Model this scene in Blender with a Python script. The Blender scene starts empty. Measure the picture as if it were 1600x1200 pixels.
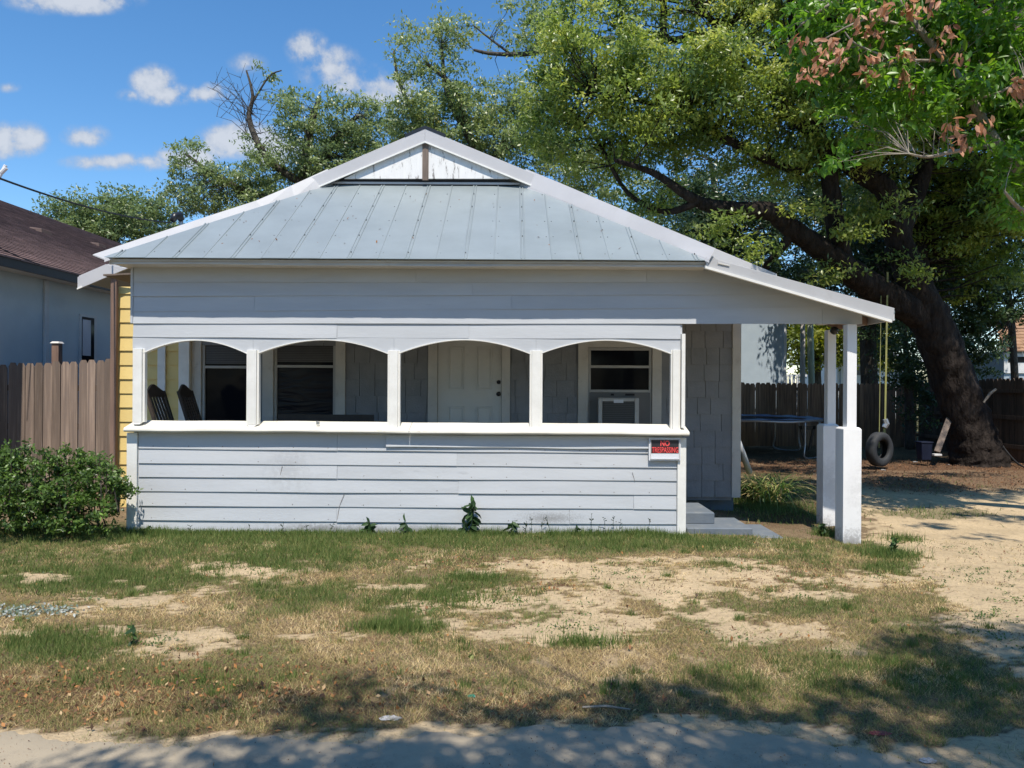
import bpy, bmesh, math, random
import numpy as np
from mathutils import Vector, Matrix
random.seed(7); RNG = np.random.default_rng(11)
sc = bpy.context.scene
COL = sc.collection
R = math.radians
# ------------------------------------------------------------------ camera, sky, sun
F = 1150.0; CH = 1.70; ROLL = R(0.30)
cd = bpy.data.cameras.new('camera'); cam = bpy.data.objects.new('camera', cd); COL.objects.link(cam)
cd.sensor_width = 36; cd.lens = 36*F/1600; cd.clip_end = 3000; cd.clip_start = 0.05
cam.location = (0, 0, CH); cam.rotation_euler = (R(90), -ROLL, 0)
sc.camera = cam
SUN_EL, SUN_AZ = R(62), R(2)        # azimuth: degrees right of straight behind the camera
sv = Vector((math.sin(SUN_AZ)*math.cos(SUN_EL), -math.cos(SUN_AZ)*math.cos(SUN_EL), math.sin(SUN_EL)))
sl = bpy.data.lights.new('sun', 'SUN'); so = bpy.data.objects.new('sun', sl); COL.objects.link(so)
sl.energy = 5.0; sl.angle = R(0.53); sl.color = (1.0, 0.93, 0.825)
so.rotation_euler = sv.to_track_quat('Z', 'Y').to_euler(); so.location = (3, -10, 30)
sc.view_settings.view_transform = 'Standard'; sc.view_settings.look = 'None'
sc.view_settings.gamma = 1; sc.view_settings.exposure = 0.26
SKY_STRENGTH = 0.092

def P(px, py, Y):
    """a point of the place at depth Y (metres in front of the camera) seen at photo pixel px, py"""
    dx, dy = px-800, py-600; c, s = math.cos(ROLL), math.sin(ROLL)
    x, y = dx*c+dy*s, -dx*s+dy*c
    return Vector((x*Y/F, Y, CH-y*Y/F))
def G(px, py, z=0.0):
    """a point of the ground"""
    dx, dy = px-800, py-600; c, s = math.cos(ROLL), math.sin(ROLL)
    x, y = dx*c+dy*s, -dx*s+dy*c
    Y = (CH-z)*F/y
    return Vector((x*Y/F, Y, z))

# world
W = bpy.data.worlds.new('World'); sc.world = W; W.use_nodes = True
wn = W.node_tree.nodes; wl = W.node_tree.links; wn.clear()
def nd(tree, typ, **kw):
    n = tree.nodes.new(typ)
    for k, v in kw.items():
        if k == 'inp':
            for a, b in v.items(): n.inputs[a].default_value = b
        else: setattr(n, k, v)
    return n
def mth(tree, op, a, b=None, c=None, clamp=False):
    n = tree.nodes.new('ShaderNodeMath'); n.operation = op; n.use_clamp = clamp
    for i, v in enumerate((a, b, c)):
        if v is None: continue
        if isinstance(v, (int, float)): n.inputs[i].default_value = v
        else: tree.links.new(v, n.inputs[i])
    return n.outputs[0]
T = W.node_tree
sky = nd(T, 'ShaderNodeTexSky', sky_type='NISHITA', sun_disc=False)
sky.sun_elevation = SUN_EL; sky.sun_rotation = R(180)-SUN_AZ; sky.altitude = 0
sky.air_density = 1.0; sky.dust_density = 0.0; sky.ozone_density = 4.0
tc = nd(T, 'ShaderNodeTexCoord'); sx = nd(T, 'ShaderNodeSeparateXYZ'); wl.new(tc.outputs['Generated'], sx.inputs[0])
yy = mth(T, 'MAXIMUM', sx.outputs[1], 0.02)
u = mth(T, 'DIVIDE', sx.outputs[0], yy); v = mth(T, 'DIVIDE', sx.outputs[2], yy)
front = mth(T, 'GREATER_THAN', sx.outputs[1], 0.05)
nz = nd(T, 'ShaderNodeTexNoise', inp={'Scale': 22.0, 'Detail': 7.0, 'Roughness': 0.6}); wl.new(tc.outputs['Generated'], nz.inputs[0])
nz2 = nd(T, 'ShaderNodeTexNoise', inp={'Scale': 60.0, 'Detail': 4.0, 'Roughness': 0.6}); wl.new(tc.outputs['Generated'], nz2.inputs[0])
blobs = [(110,4,105,24,1), (238,134,38,32,1), (262,150,44,20,1), (322,148,46,17,.95), (200,152,22,12,.6), (34,222,40,28,1), (4,225,30,30,1),
         (132,216,40,20,.72), (150,258,60,14,.7), (222,256,60,16,.75), (255,245,26,18,.6), (478,78,36,30,.85), (512,106,54,36,.85), (545,128,40,26,.7), (385,102,34,20,.45),
         (372,222,70,32,1.1), (300,250,40,20,.8), (425,235,60,30,1.0), (600,140,60,40,.7), (12,141,22,10,.45), (-90,120,70,30,.8), (-60,320,60,20,.7), (700,330,80,30,.8)]
acc = None
for (bx, by, rx, ry, st) in blobs:
    a = mth(T, 'DIVIDE', mth(T, 'SUBTRACT', u, (bx-800)/F), rx/F*1.25); b = mth(T, 'DIVIDE', mth(T, 'SUBTRACT', v, (600-by)/F), ry/F*1.25)
    d = mth(T, 'SQRT', mth(T, 'ADD', mth(T, 'MULTIPLY', a, a), mth(T, 'MULTIPLY', b, b)))
    m = mth(T, 'MULTIPLY', mth(T, 'SUBTRACT', 1.0, d, clamp=True), st)
    acc = m if acc is None else mth(T, 'MAXIMUM', acc, m)
acc = mth(T, 'MULTIPLY', acc, front)
# the same sparse cumulus over the rest of the sky
nz3 = nd(T, 'ShaderNodeTexNoise', inp={'Scale': 5.0, 'Detail': 6.0, 'Roughness': 0.55}); wl.new(tc.outputs['Generated'], nz3.inputs[0])
gen = mth(T, 'MULTIPLY', mth(T, 'SUBTRACT', nz3.outputs[0], 0.64, clamp=True), 3.0)
gen = mth(T, 'MULTIPLY', gen, mth(T, 'LESS_THAN', sx.outputs[1], 0.45))
acc = mth(T, 'MAXIMUM', acc, gen)
nn = mth(T, 'ADD', mth(T, 'MULTIPLY', mth(T, 'SUBTRACT', nz.outputs[0], 0.5), 1.9), mth(T, 'MULTIPLY', mth(T, 'SUBTRACT', nz2.outputs[0], 0.5), 0.9))
dens = mth(T, 'ADD', acc, mth(T, 'MULTIPLY', nn, mth(T, 'MULTIPLY', acc, 2.2, clamp=True)))
mr = nd(T, 'ShaderNodeMapRange', interpolation_type='SMOOTHSTEP', inp={'From Min': 0.05, 'From Max': 0.66, 'To Min': 0.0, 'To Max': 0.93}); wl.new(dens, mr.inputs[0])
cr = nd(T, 'ShaderNodeValToRGB'); wl.new(mth(T, 'ADD', mth(T, 'MULTIPLY', dens, 0.7), mth(T, 'MULTIPLY', nz2.outputs[0], 0.35)), cr.inputs[0])
cr.color_ramp.elements[0].position = 0.15; cr.color_ramp.elements[0].color = (3.2, 3.9, 5.1, 1)
cr.color_ramp.elements[1].position = 0.75; cr.color_ramp.elements[1].color = (6.0, 6.4, 7.1, 1)
mx = nd(T, 'ShaderNodeMix', data_type='RGBA'); wl.new(mr.outputs[0], mx.inputs[0]); shs = nd(T, 'ShaderNodeHueSaturation', inp={'Hue': 0.498, 'Saturation': 1.20, 'Value': 1.66}); wl.new(sky.outputs[0], shs.inputs['Color']); wl.new(shs.outputs[0], mx.inputs[6]); wl.new(cr.outputs[0], mx.inputs[7])
bg = nd(T, 'ShaderNodeBackground'); bg.inputs[1].default_value = SKY_STRENGTH; wl.new(mx.outputs[2], bg.inputs[0])
wo = nd(T, 'ShaderNodeOutputWorld'); wl.new(bg.outputs[0], wo.inputs[0])

# ------------------------------------------------------------------ helpers
ORG = {}
def thing(name, label, cat, loc=(0,0,0), group=None):
    o = bpy.data.objects.new(name, None); COL.objects.link(o); o.location = loc; o.empty_display_size = 0.2
    ORG[o] = Vector(loc); o['label'] = label; o['category'] = cat
    if group: o['group'] = group
    return o
def tag(o, label, cat, group=None, kind=None):
    if label: o['label'] = label
    if cat: o['category'] = cat
    if group: o['group'] = group
    if kind: o['kind'] = kind
    return o
def org_of(o):
    while o is not None:
        if o in ORG: return ORG[o]
        o = o.parent
    return Vector((0,0,0))
def link(name, me, parent=None, loc=None):
    o = bpy.data.objects.new(name, me); COL.objects.link(o)
    if parent is not None: o.parent = parent
    if loc is not None: o.location = loc
    return o
class MB:
    def __init__(s): s.v = []; s.f = []; s.m = []
    def add(s, vs, fs, m=0):
        b = len(s.v); s.v += [tuple(p) for p in vs]
        for q in fs: s.f.append([b+i for i in q]); s.m.append(m)
        return s
    def box(s, x0, x1, y0, y1, z0, z1, m=0):
        return s.hexa([(x0,y0,z0),(x1,y0,z0),(x1,y1,z0),(x0,y1,z0),(x0,y0,z1),(x1,y0,z1),(x1,y1,z1),(x0,y1,z1)], m)
    def hexa(s, p, m=0):
        return s.add(p, [(0,3,2,1),(4,5,6,7),(0,1,5,4),(1,2,6,5),(2,3,7,6),(3,0,4,7)], m)
    def prism(s, pts, vec, m=0):
        n = len(pts); vec = Vector(vec); a = [Vector(p) for p in pts]; b = [p+vec for p in a]
        fs = [tuple(range(n)), tuple(range(2*n-1, n-1, -1))]+[(i, i+n, (i+1)%n+n, (i+1)%n) for i in range(n)]
        return s.add(a+b, fs, m)
    def beam(s, a, b, w, h, up=(0,0,1), m=0):
        a = Vector(a); b = Vector(b); d = (b-a).normalized(); sd = d.cross(Vector(up))
        if sd.length < 1e-4: sd = d.cross(Vector((0,1,0)))
        sd.normalize(); u_ = sd.cross(d); sd *= w/2; u_ *= h/2
        return s.hexa([a-sd-u_, a+sd-u_, b+sd-u_, b-sd-u_, a-sd+u_, a+sd+u_, b+sd+u_, b-sd+u_], m)
    def tube(s, path, rad, n=8, caps=True, jit=0.0, m=0):
        path = [Vector(p) for p in path]
        if not hasattr(rad, '__len__'): rad = [rad]*len(path)
        rings = []; prev = None
        for i, p in enumerate(path):
            d = (path[min(i+1, len(path)-1)]-path[max(i-1, 0)]).normalized()
            if prev is None:
                a = d.cross(Vector((0,0,1)))
                if a.length < .05: a = d.cross(Vector((1,0,0)))
            else: a = prev-d*prev.dot(d)
            a.normalize(); prev = a; b = d.cross(a)
            rings.append([p+(a*math.cos(2*math.pi*k/n)+b*math.sin(2*math.pi*k/n))*rad[i]*(1+(jit*(random.random()-.5) if n < 18 else .040*math.sin(6*math.pi*2*k/n/1.0+1.7*math.sin(i*.55))+.03*math.sin(3*2*math.pi*k/n+i*.21)+.05*(random.random()-.5)+.025*math.sin(i*.9+k*.4))) for k in range(n)])
        vs = [q for r in rings for q in r]; fs = []
        for i in range(len(rings)-1):
            for k in range(n): fs.append((i*n+k, i*n+(k+1)%n, (i+1)*n+(k+1)%n, (i+1)*n+k))
        if caps: fs.append(tuple(range(n-1, -1, -1))); fs.append(tuple((len(rings)-1)*n+k for k in range(n)))
        return s.add(vs, fs, m)
    def lathe(s, c, prof, n=16, axis='Z', m=0):
        vs = []
        for (r, h) in prof:
            for k in range(n):
                t = 2*math.pi*k/n; a, b = r*math.cos(t), r*math.sin(t)
                vs.append(Vector(c)+(Vector((a, b, h)) if axis == 'Z' else Vector((a, h, b)) if axis == 'Y' else Vector((h, a, b))))
        fs = [(i*n+k, i*n+(k+1)%n, (i+1)*n+(k+1)%n, (i+1)*n+k) for i in range(len(prof)-1) for k in range(n)]
        fs.append(tuple(range(n-1, -1, -1))); fs.append(tuple((len(prof)-1)*n+k for k in range(n)))
        return s.add(vs, fs, m)
    def build(s, name, mats, parent=None, loc=None, smooth=False, bevel=0.0, kind=None):
        o0 = org_of(parent) if parent is not None else Vector(loc or (0,0,0))
        me = bpy.data.meshes.new(name); me.from_pydata([Vector(p)-o0 for p in s.v], [], s.f)
        if not isinstance(mats, (list, tuple)): mats = [mats]
        for m in mats: me.materials.append(m)
        if len(mats) > 1: me.polygons.foreach_set('material_index', s.m)
        bm = bmesh.new(); bm.from_mesh(me); bmesh.ops.recalc_face_normals(bm, faces=bm.faces)
        if bevel > 0:
            es = [e for e in bm.edges if len(e.link_faces) == 2 and e.calc_face_angle(0) > 0.6]
            bmesh.ops.bevel(bm, geom=es, offset=bevel, segments=1, affect='EDGES', clamp_overlap=True)
        bm.to_mesh(me); bm.free()
        if smooth: me.polygons.foreach_set('use_smooth', [True]*len(me.polygons))
        o = link(name, me, parent, None if parent is not None else tuple(o0))
        if parent is None: ORG[o] = o0
        if kind: o['kind'] = kind
        return o
def fast_mesh(name, V, FI, mat, parent=None, attr=None, smooth=False, o0=None):
    """V (n,3), FI (m,k) with k constant"""
    me = bpy.data.meshes.new(name); o0 = np.array(o0 if o0 is not None else (org_of(parent) if parent is not None else (0,0,0)), float)
    V = np.asarray(V, np.float32)-o0.astype(np.float32); m, k = FI.shape
    me.vertices.add(len(V)); me.vertices.foreach_set('co', V.ravel())
    me.loops.add(m*k); me.loops.foreach_set('vertex_index', FI.astype(np.int32).ravel())
    me.polygons.add(m); me.polygons.foreach_set('loop_start', np.arange(0, m*k, k, dtype=np.int32))
    me.update(calc_edges=True)
    for n_, (dom, arr) in (attr or {}).items():
        a = me.attributes.new(n_, 'FLOAT', dom); a.data.foreach_set('value', np.asarray(arr, np.float32))
    if smooth: me.polygons.foreach_set('use_smooth', [True]*m)
    me.materials.append(mat)
    o = link(name, me, parent, tuple(o0) if parent is None else None)
    if parent is None: ORG[o] = Vector(o0)
    return o
def vnoise(x, y, scale, seed=0, octv=4, gain=.5):
    out = 0; amp = 1; tot = 0
    for k in range(octv):
        X = x*scale*2**k+seed*17.3+k*31.7+5000; Y = y*scale*2**k+seed*9.1+k*11.9+5000
        xi = np.floor(X).astype(np.int64); yi = np.floor(Y).astype(np.int64); fx = X-xi; fy = Y-yi
        fx = fx*fx*(3-2*fx); fy = fy*fy*(3-2*fy)
        def h(a, b):
            n = (a*374761393+b*668265263+(seed+k)*974711) & 0x7fffffff
            n = ((n ^ (n >> 13))*1274126177) & 0x7fffffff
            return ((n ^ (n >> 16)) & 0xffff)/65535.0
        out = out+amp*((h(xi, yi)*(1-fx)+h(xi+1, yi)*fx)*(1-fy)+(h(xi, yi+1)*(1-fx)+h(xi+1, yi+1)*fx)*fy); tot += amp; amp *= gain
    return out/tot

# ------------------------------------------------------------------ materials
def mat(name, base, rough=.6, spec=.4, c2=None, scale=3.0, detail=5, dirt=0.0, dirtcol=(.12,.10,.08), dscale=1.5, bump=0.0, bscale=40, stretch=(1,1,1), metal=0, rnd=0.0, dthr=.58, bdist=.004, edge=.10, stains=()):
    m = bpy.data.materials.new(name); m.use_nodes = True; t = m.node_tree; b = t.nodes['Principled BSDF']
    b.inputs['Roughness'].default_value = rough; b.inputs['Specular IOR Level'].default_value = spec; b.inputs['Metallic'].default_value = metal
    co = nd(t, 'ShaderNodeTexCoord'); mp = nd(t, 'ShaderNodeMapping', inp={'Scale': stretch}); t.links.new(co.outputs['Object'], mp.inputs[0])
    oi = nd(t, 'ShaderNodeObjectInfo')
    ad = nd(t, 'ShaderNodeVectorMath', operation='ADD'); mu = nd(t, 'ShaderNodeMath', operation='MULTIPLY'); mu.inputs[1].default_value = 37.0
    t.links.new(oi.outputs['Random'], mu.inputs[0]); t.links.new(mp.outputs[0], ad.inputs[0])
    if rnd > 0: t.links.new(mu.outputs[0], ad.inputs[1])
    n1 = nd(t, 'ShaderNodeTexNoise', inp={'Scale': scale, 'Detail': detail, 'Roughness': .6}); t.links.new(ad.outputs[0], n1.inputs[0])
    c2 = c2 or tuple(c*.86 for c in base)
    mix = nd(t, 'ShaderNodeMix', data_type='RGBA'); mix.inputs[6].default_value = (*base, 1); mix.inputs[7].default_value = (*c2, 1)
    rr = nd(t, 'ShaderNodeMapRange', inp={'From Min': .35, 'From Max': .65}); t.links.new(n1.outputs[0], rr.inputs[0]); t.links.new(rr.outputs[0], mix.inputs[0])
    col = mix.outputs[2]
    if rnd > 0:
        hs = nd(t, 'ShaderNodeHueSaturation'); t.links.new(col, hs.inputs['Color'])
        v_ = mth(t, 'ADD', mth(t, 'MULTIPLY', mth(t, 'SUBTRACT', oi.outputs['Random'], .5), 2*rnd), 1.0); t.links.new(v_, hs.inputs['Value']); col = hs.outputs[0]
    if dirt > 0:
        n2 = nd(t, 'ShaderNodeTexNoise', inp={'Scale': dscale, 'Detail': 9, 'Roughness': .72}); t.links.new(ad.outputs[0], n2.inputs[0])
        r2 = nd(t, 'ShaderNodeMapRange', inp={'From Min': dthr, 'From Max': dthr+edge, 'To Max': dirt}); t.links.new(n2.outputs[0], r2.inputs[0])
        m2 = nd(t, 'ShaderNodeMix', data_type='RGBA'); t.links.new(r2.outputs[0], m2.inputs[0]); t.links.new(col, m2.inputs[6]); m2.inputs[7].default_value = (*dirtcol, 1); col = m2.outputs[2]
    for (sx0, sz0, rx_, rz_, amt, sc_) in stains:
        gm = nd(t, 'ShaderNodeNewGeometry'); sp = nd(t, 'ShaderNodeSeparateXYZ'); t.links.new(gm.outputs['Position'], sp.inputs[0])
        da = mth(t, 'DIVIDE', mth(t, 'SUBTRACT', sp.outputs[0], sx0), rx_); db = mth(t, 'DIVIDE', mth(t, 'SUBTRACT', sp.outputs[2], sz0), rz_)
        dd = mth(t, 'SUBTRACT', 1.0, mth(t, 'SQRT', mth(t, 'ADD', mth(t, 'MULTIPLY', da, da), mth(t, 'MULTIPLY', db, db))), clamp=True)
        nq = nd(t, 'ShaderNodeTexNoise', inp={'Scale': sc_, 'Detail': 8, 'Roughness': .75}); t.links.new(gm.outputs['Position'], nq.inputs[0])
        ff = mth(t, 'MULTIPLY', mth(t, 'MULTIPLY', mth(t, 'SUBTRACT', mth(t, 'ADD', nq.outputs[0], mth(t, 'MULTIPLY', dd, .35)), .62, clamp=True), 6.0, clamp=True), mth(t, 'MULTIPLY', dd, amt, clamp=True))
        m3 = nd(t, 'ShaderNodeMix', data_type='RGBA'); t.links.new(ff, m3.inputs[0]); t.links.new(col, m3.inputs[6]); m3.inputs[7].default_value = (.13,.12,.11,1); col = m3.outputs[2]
    t.links.new(col, b.inputs['Base Color'])
    if bump > 0:
        n3 = nd(t, 'ShaderNodeTexNoise', inp={'Scale': bscale, 'Detail': 5}); t.links.new(ad.outputs[0], n3.inputs[0])
        bp = nd(t, 'ShaderNodeBump', inp={'Strength': bump, 'Distance': bdist}); t.links.new(n3.outputs[0], bp.inputs['Height']); t.links.new(bp.outputs[0], b.inputs['Normal'])
    return m
M = {}
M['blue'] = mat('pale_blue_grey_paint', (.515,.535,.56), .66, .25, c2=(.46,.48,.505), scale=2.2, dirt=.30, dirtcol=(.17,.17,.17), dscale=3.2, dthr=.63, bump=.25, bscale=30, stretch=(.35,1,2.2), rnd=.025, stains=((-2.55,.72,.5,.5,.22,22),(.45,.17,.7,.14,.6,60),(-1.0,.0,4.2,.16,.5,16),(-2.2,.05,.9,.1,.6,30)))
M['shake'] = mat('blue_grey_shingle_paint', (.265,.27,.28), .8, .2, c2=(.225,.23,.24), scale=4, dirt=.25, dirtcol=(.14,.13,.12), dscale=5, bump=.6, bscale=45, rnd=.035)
M['white'] = mat('weathered_white_paint', (.78,.77,.73), .55, .35, c2=(.70,.69,.65), scale=5, dirt=.55, dirtcol=(.33,.30,.26), dscale=9, dthr=.64, bump=.2, bscale=50, rnd=.02)
M['sill'] = mat('peeling_white_rail_paint', (.74,.71,.63), .55, .35, c2=(.66,.63,.55), scale=6, dirt=.6, dirtcol=(.40,.34,.26), dscale=10, dthr=.60, bump=.35, bscale=40, stretch=(.5,1,1))
M['trim'] = mat('white_metal_trim', (.51,.505,.515), .5, .35, c2=(.47,.465,.475), scale=2, dirt=.25, dirtcol=(.45,.43,.42), dscale=2.5, bump=.08, bscale=6, bdist=.01)
M['trim_in'] = mat('beige_casing_paint', (.62,.59,.54), .6, .3, dirt=.3, dirtcol=(.3,.26,.21), dscale=6, bump=.2)
M['postpaint'] = mat('white_post_paint', (.80,.80,.80), .55, .35, c2=(.74,.74,.74), scale=4, dirt=.4, dirtcol=(.45,.42,.38), dscale=3.5, dthr=.63, bump=.3, bscale=35, stretch=(1,1,.5), stains=((3.8,-.05,.5,.28,.7,18),(4.0,.5,.4,.6,.25,14)))
M['fascia'] = mat('grey_white_fascia_paint', (.60,.585,.55), .6, .3, c2=(.52,.50,.47), scale=4, dirt=.5, dirtcol=(.25,.21,.18), dscale=6, dthr=.6, bump=.3, stretch=(.4,1,1))
M['metal'] = mat('galvanised_roof_metal', (.33,.375,.385), .42, .45, c2=(.285,.325,.335), scale=1.2, dirt=.35, dirtcol=(.24,.275,.275), dscale=1.6, dthr=.5, bump=.12, bscale=3, bdist=.02, rnd=.03, metal=.35, edge=.2)
M['screw'] = mat('dark_screw', (.08,.09,.10), .5)
M['gable'] = mat('peeling_white_plywood', (.80,.79,.77), .7, .2, c2=(.72,.71,.69), scale=3, dirt=.85, dirtcol=(.16,.14,.13), dscale=3.0, dthr=.56, bump=.5, bscale=30, stretch=(5,1,1.1), edge=.06)
M['darkgap'] = mat('dark_void', (.03,.03,.035), .9)
M['oldwood'] = mat('old_brown_board', (.20,.15,.12), .8, c2=(.13,.10,.08), stretch=(8,8,1), bump=.5)
M['yellow'] = mat('yellow_siding_paint', (.74,.56,.22), .6, .3, c2=(.68,.51,.20), scale=3, dirt=.15, dirtcol=(.4,.3,.15), bump=.2, rnd=.03)
M['cedar'] = mat('weathered_fence_wood', (.31,.235,.185), .8, .2, c2=(.115,.085,.07), scale=2.6, dirt=.6, dirtcol=(.34,.27,.225), dscale=2.6, dthr=.5, bump=.6, bscale=24, stretch=(9,9,.7), rnd=.42, edge=.2)
M['darkfence'] = mat('dark_fence_wood', (.15,.10,.07), .85, .2, c2=(.075,.055,.042), scale=2.6, bump=.5, stretch=(9,9,.7), rnd=.3)
M['brownpost'] = mat('rough_brown_post', (.24,.155,.115), .8, c2=(.17,.11,.085), stretch=(8,8,.6), bump=.5, dirt=.3, dirtcol=(.1,.07,.05), dscale=3)
M['concrete'] = mat('blue_grey_painted_concrete', (.125,.15,.18), .8, .25, c2=(.16,.18,.20), scale=5, dirt=.7, dirtcol=(.26,.25,.22), dscale=5, dthr=.58, bump=.5, bscale=30)
M['footing'] = mat('dark_blue_block', (.14,.17,.20), .85, c2=(.10,.12,.14), bump=.5)
M['door'] = mat('cream_door_paint', (.66,.645,.60), .5, .4, c2=(.61,.595,.555), scale=2, dirt=.15, dirtcol=(.2,.18,.16))
M['black'] = mat('black_metal', (.015,.015,.017), .35, .5)
M['chair'] = mat('dark_stained_chair', (.065,.047,.037), .5, .4, c2=(.04,.03,.024), bump=.2)
M['chairlit'] = mat('sunlit_chair_wood', (.30,.19,.12), .6, .4, c2=(.22,.14,.09), stretch=(6,6,1))  # lighter brown copy of the chair wood, for its sunlit edge
M['blind'] = mat('grey_blind', (.16,.155,.15), .7)
M['frame'] = mat('grey_window_frame', (.45,.44,.42), .5, .4, bump=.1)
M['acbody'] = mat('dirty_ac_plastic', (.52,.50,.47), .5, .4, c2=(.46,.44,.41), dirt=.4, dirtcol=(.2,.18,.16), dscale=8)
M['acgrille'] = mat('dark_ac_grille', (.10,.095,.09), .6)
M['panel'] = mat('grey_filler_panel', (.17,.17,.17), .7)
M['stucco'] = mat('teal_grey_stucco', (.50,.56,.58), .9, .2, c2=(.45,.505,.53), scale=1.5, dirt=.3, dirtcol=(.52,.52,.50), dscale=1.0, bump=.5, bscale=60)
M['stuccotrim'] = mat('grey_trim', (.55,.56,.565), .7)
M['shedwall'] = mat('blue_grey_wall_paint', (.40,.47,.53), .75, .3, c2=(.36,.43,.49), bump=.2)
M['farwhite'] = mat('far_white_paint', (.72,.72,.72), .6)
M['farroof'] = mat('far_light_roof', (.50,.52,.53), .6)
M['greypole'] = mat('bare_grey_pole_wood', (.55,.50,.46), .85, c2=(.42,.39,.35), stretch=(6,6,.6), bump=.4)
M['greenpole'] = mat('lichen_pole_wood', (.45,.50,.36), .85, c2=(.36,.39,.29), stretch=(6,6,.6), bump=.4)
M['rubber'] = mat('old_tyre_rubber', (.022,.023,.025), .75, c2=(.04,.042,.045), bump=.3)
M['strap'] = mat('yellow_strap', (.27,.26,.08), .7, c2=(.20,.20,.08))
M['awn'] = mat('grey_awning_trim', (.44,.44,.445), .45, .4, c2=(.40,.40,.405), scale=2, dirt=.25, dirtcol=(.32,.31,.30), dscale=2.5)
M['backfence'] = mat('orange_brown_fence_wood', (.34,.21,.13), .85, .2, c2=(.15,.095,.065), scale=2.6, bump=.5, stretch=(9,9,.7), rnd=.3)
M['galv'] = mat('galvanised_tube', (.45,.46,.47), .35, .6, metal=.6)
M['tramp'] = mat('black_trampoline_mat', (.02,.02,.025), .7)
M['trampad'] = mat('faded_navy_pad', (.10,.11,.22), .6, c2=(.30,.32,.36), scale=3)
M['bluetub'] = mat('navy_plastic', (.006,.010,.030), .5)
M['cable'] = mat('black_cable', (.015,.015,.018), .6)
M['pink'] = mat('faded_pink_plastic', (.42,.24,.20), .6)
M['litterwhite'] = mat('crumpled_white_plastic', (.42,.41,.40), .4, .5, c2=(.20,.20,.20), scale=30, bump=.6)
M['green'] = mat('teal_plastic', (.01,.16,.11), .4)
M['redflag'] = mat('pink_red_paper', (.25,.05,.05), .6)
M['signblack'] = mat('sign_black', (.03,.03,.035), .35, .5, c2=(.03,.03,.035))
M['signred'] = mat('sign_red_ink', (.85,.10,.10), .45, .4, c2=(.82,.09,.09))
M['signred2'] = mat('sign_dark_red_band', (.07,.012,.014), .4, .4, c2=(.06,.012,.014))
M['signwhite'] = mat('sign_white', (.72,.74,.78), .4, .5)
M['signframe'] = mat('sign_aluminium_frame', (.55,.55,.56), .35, .5)
M['pipe'] = mat('grey_pvc', (.42,.44,.46), .5)

def glass_mat():
    m = bpy.data.materials.new('dark_window_glass'); m.use_nodes = True; t = m.node_tree; b = t.nodes['Principled BSDF']
    b.inputs['Base Color'].default_value = (.008,.009,.013,1); b.inputs['Roughness'].default_value = .10; b.inputs['Specular IOR Level'].default_value = .07
    n = nd(t, 'ShaderNodeTexNoise', inp={'Scale': 1.5, 'Detail': 2}); co = nd(t, 'ShaderNodeTexCoord'); t.links.new(co.outputs['Object'], n.inputs[0])
    bp = nd(t, 'ShaderNodeBump', inp={'Strength': .15, 'Distance': .05}); t.links.new(n.outputs[0], bp.inputs['Height']); t.links.new(bp.outputs[0], b.inputs['Normal'])
    return m
M['glass'] = glass_mat()
def plastic_mat():
    m = bpy.data.materials.new('wrinkled_clear_plastic'); m.use_nodes = True; t = m.node_tree; b = t.nodes['Principled BSDF']
    b.inputs['Base Color'].default_value = (.012,.013,.02,1); b.inputs['Roughness'].default_value = .2; b.inputs['Specular IOR Level'].default_value = .15
    co = nd(t, 'ShaderNodeTexCoord'); mp = nd(t, 'ShaderNodeMapping', inp={'Scale': (1.2,1,4), 'Rotation': (0,R(18),0)}); t.links.new(co.outputs['Object'], mp.inputs[0])
    n = nd(t, 'ShaderNodeTexNoise', inp={'Scale': 1.6, 'Detail': 2, 'Distortion': 1.5}); t.links.new(mp.outputs[0], n.inputs[0])
    bp = nd(t, 'ShaderNodeBump', inp={'Strength': .5, 'Distance': .03}); t.links.new(n.outputs[0], bp.inputs['Height']); t.links.new(bp.outputs[0], b.inputs['Normal'])
    return m
M['plastic'] = plastic_mat()
def bark(name, c1, c2, sc_=3.0, st=(1,1,.35)):
    return mat(name, c1, .9, .15, c2=c2, scale=sc_*2.5, detail=8, bump=1.0, bscale=sc_*4, stretch=st, bdist=.12, dirt=.35, dirtcol=tuple(min(1, c*1.9) for c in c1), dscale=2.5, dthr=.6)
M['oakbark'] = bark('oak_bark', (.040,.031,.026), (.016,.012,.010))
M['greybark'] = bark('grey_twig_bark', (.10,.09,.075), (.06,.05,.042))
M['palebark'] = bark('pale_mottled_bark', (.36,.32,.26), (.20,.17,.14), 2.0)

def leaf_mat(name, stops, trans=.35, rough=.5, tc_=1.5, spec=.35):
    m = bpy.data.materials.new(name); m.use_nodes = True; t = m.node_tree; b = t.nodes['Principled BSDF']
    at = nd(t, 'ShaderNodeAttribute', attribute_name='tint'); r = nd(t, 'ShaderNodeValToRGB'); t.links.new(at.outputs['Fac'], r.inputs[0])
    els = r.color_ramp.elements
    for i, (p, c) in enumerate(stops):
        e = els[i] if i < 2 else els.new(p)
        e.position = p; e.color = (*c, 1)
    b.inputs['Roughness'].default_value = rough; b.inputs['Specular IOR Level'].default_value = spec
    t.links.new(r.outputs[0], b.inputs['Base Color'])
    tr = nd(t, 'ShaderNodeBsdfTranslucent'); hs = nd(t, 'ShaderNodeHueSaturation', inp={'Saturation': 1.1, 'Value': tc_}); t.links.new(r.outputs[0], hs.inputs['Color']); t.links.new(hs.outputs[0], tr.inputs[0])
    mxs = nd(t, 'ShaderNodeMixShader'); mxs.inputs[0].default_value = trans
    t.links.new(b.outputs[0], mxs.inputs[1]); t.links.new(tr.outputs[0], mxs.inputs[2]); t.links.new(mxs.outputs[0], t.nodes['Material Output'].inputs[0])
    return m
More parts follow.
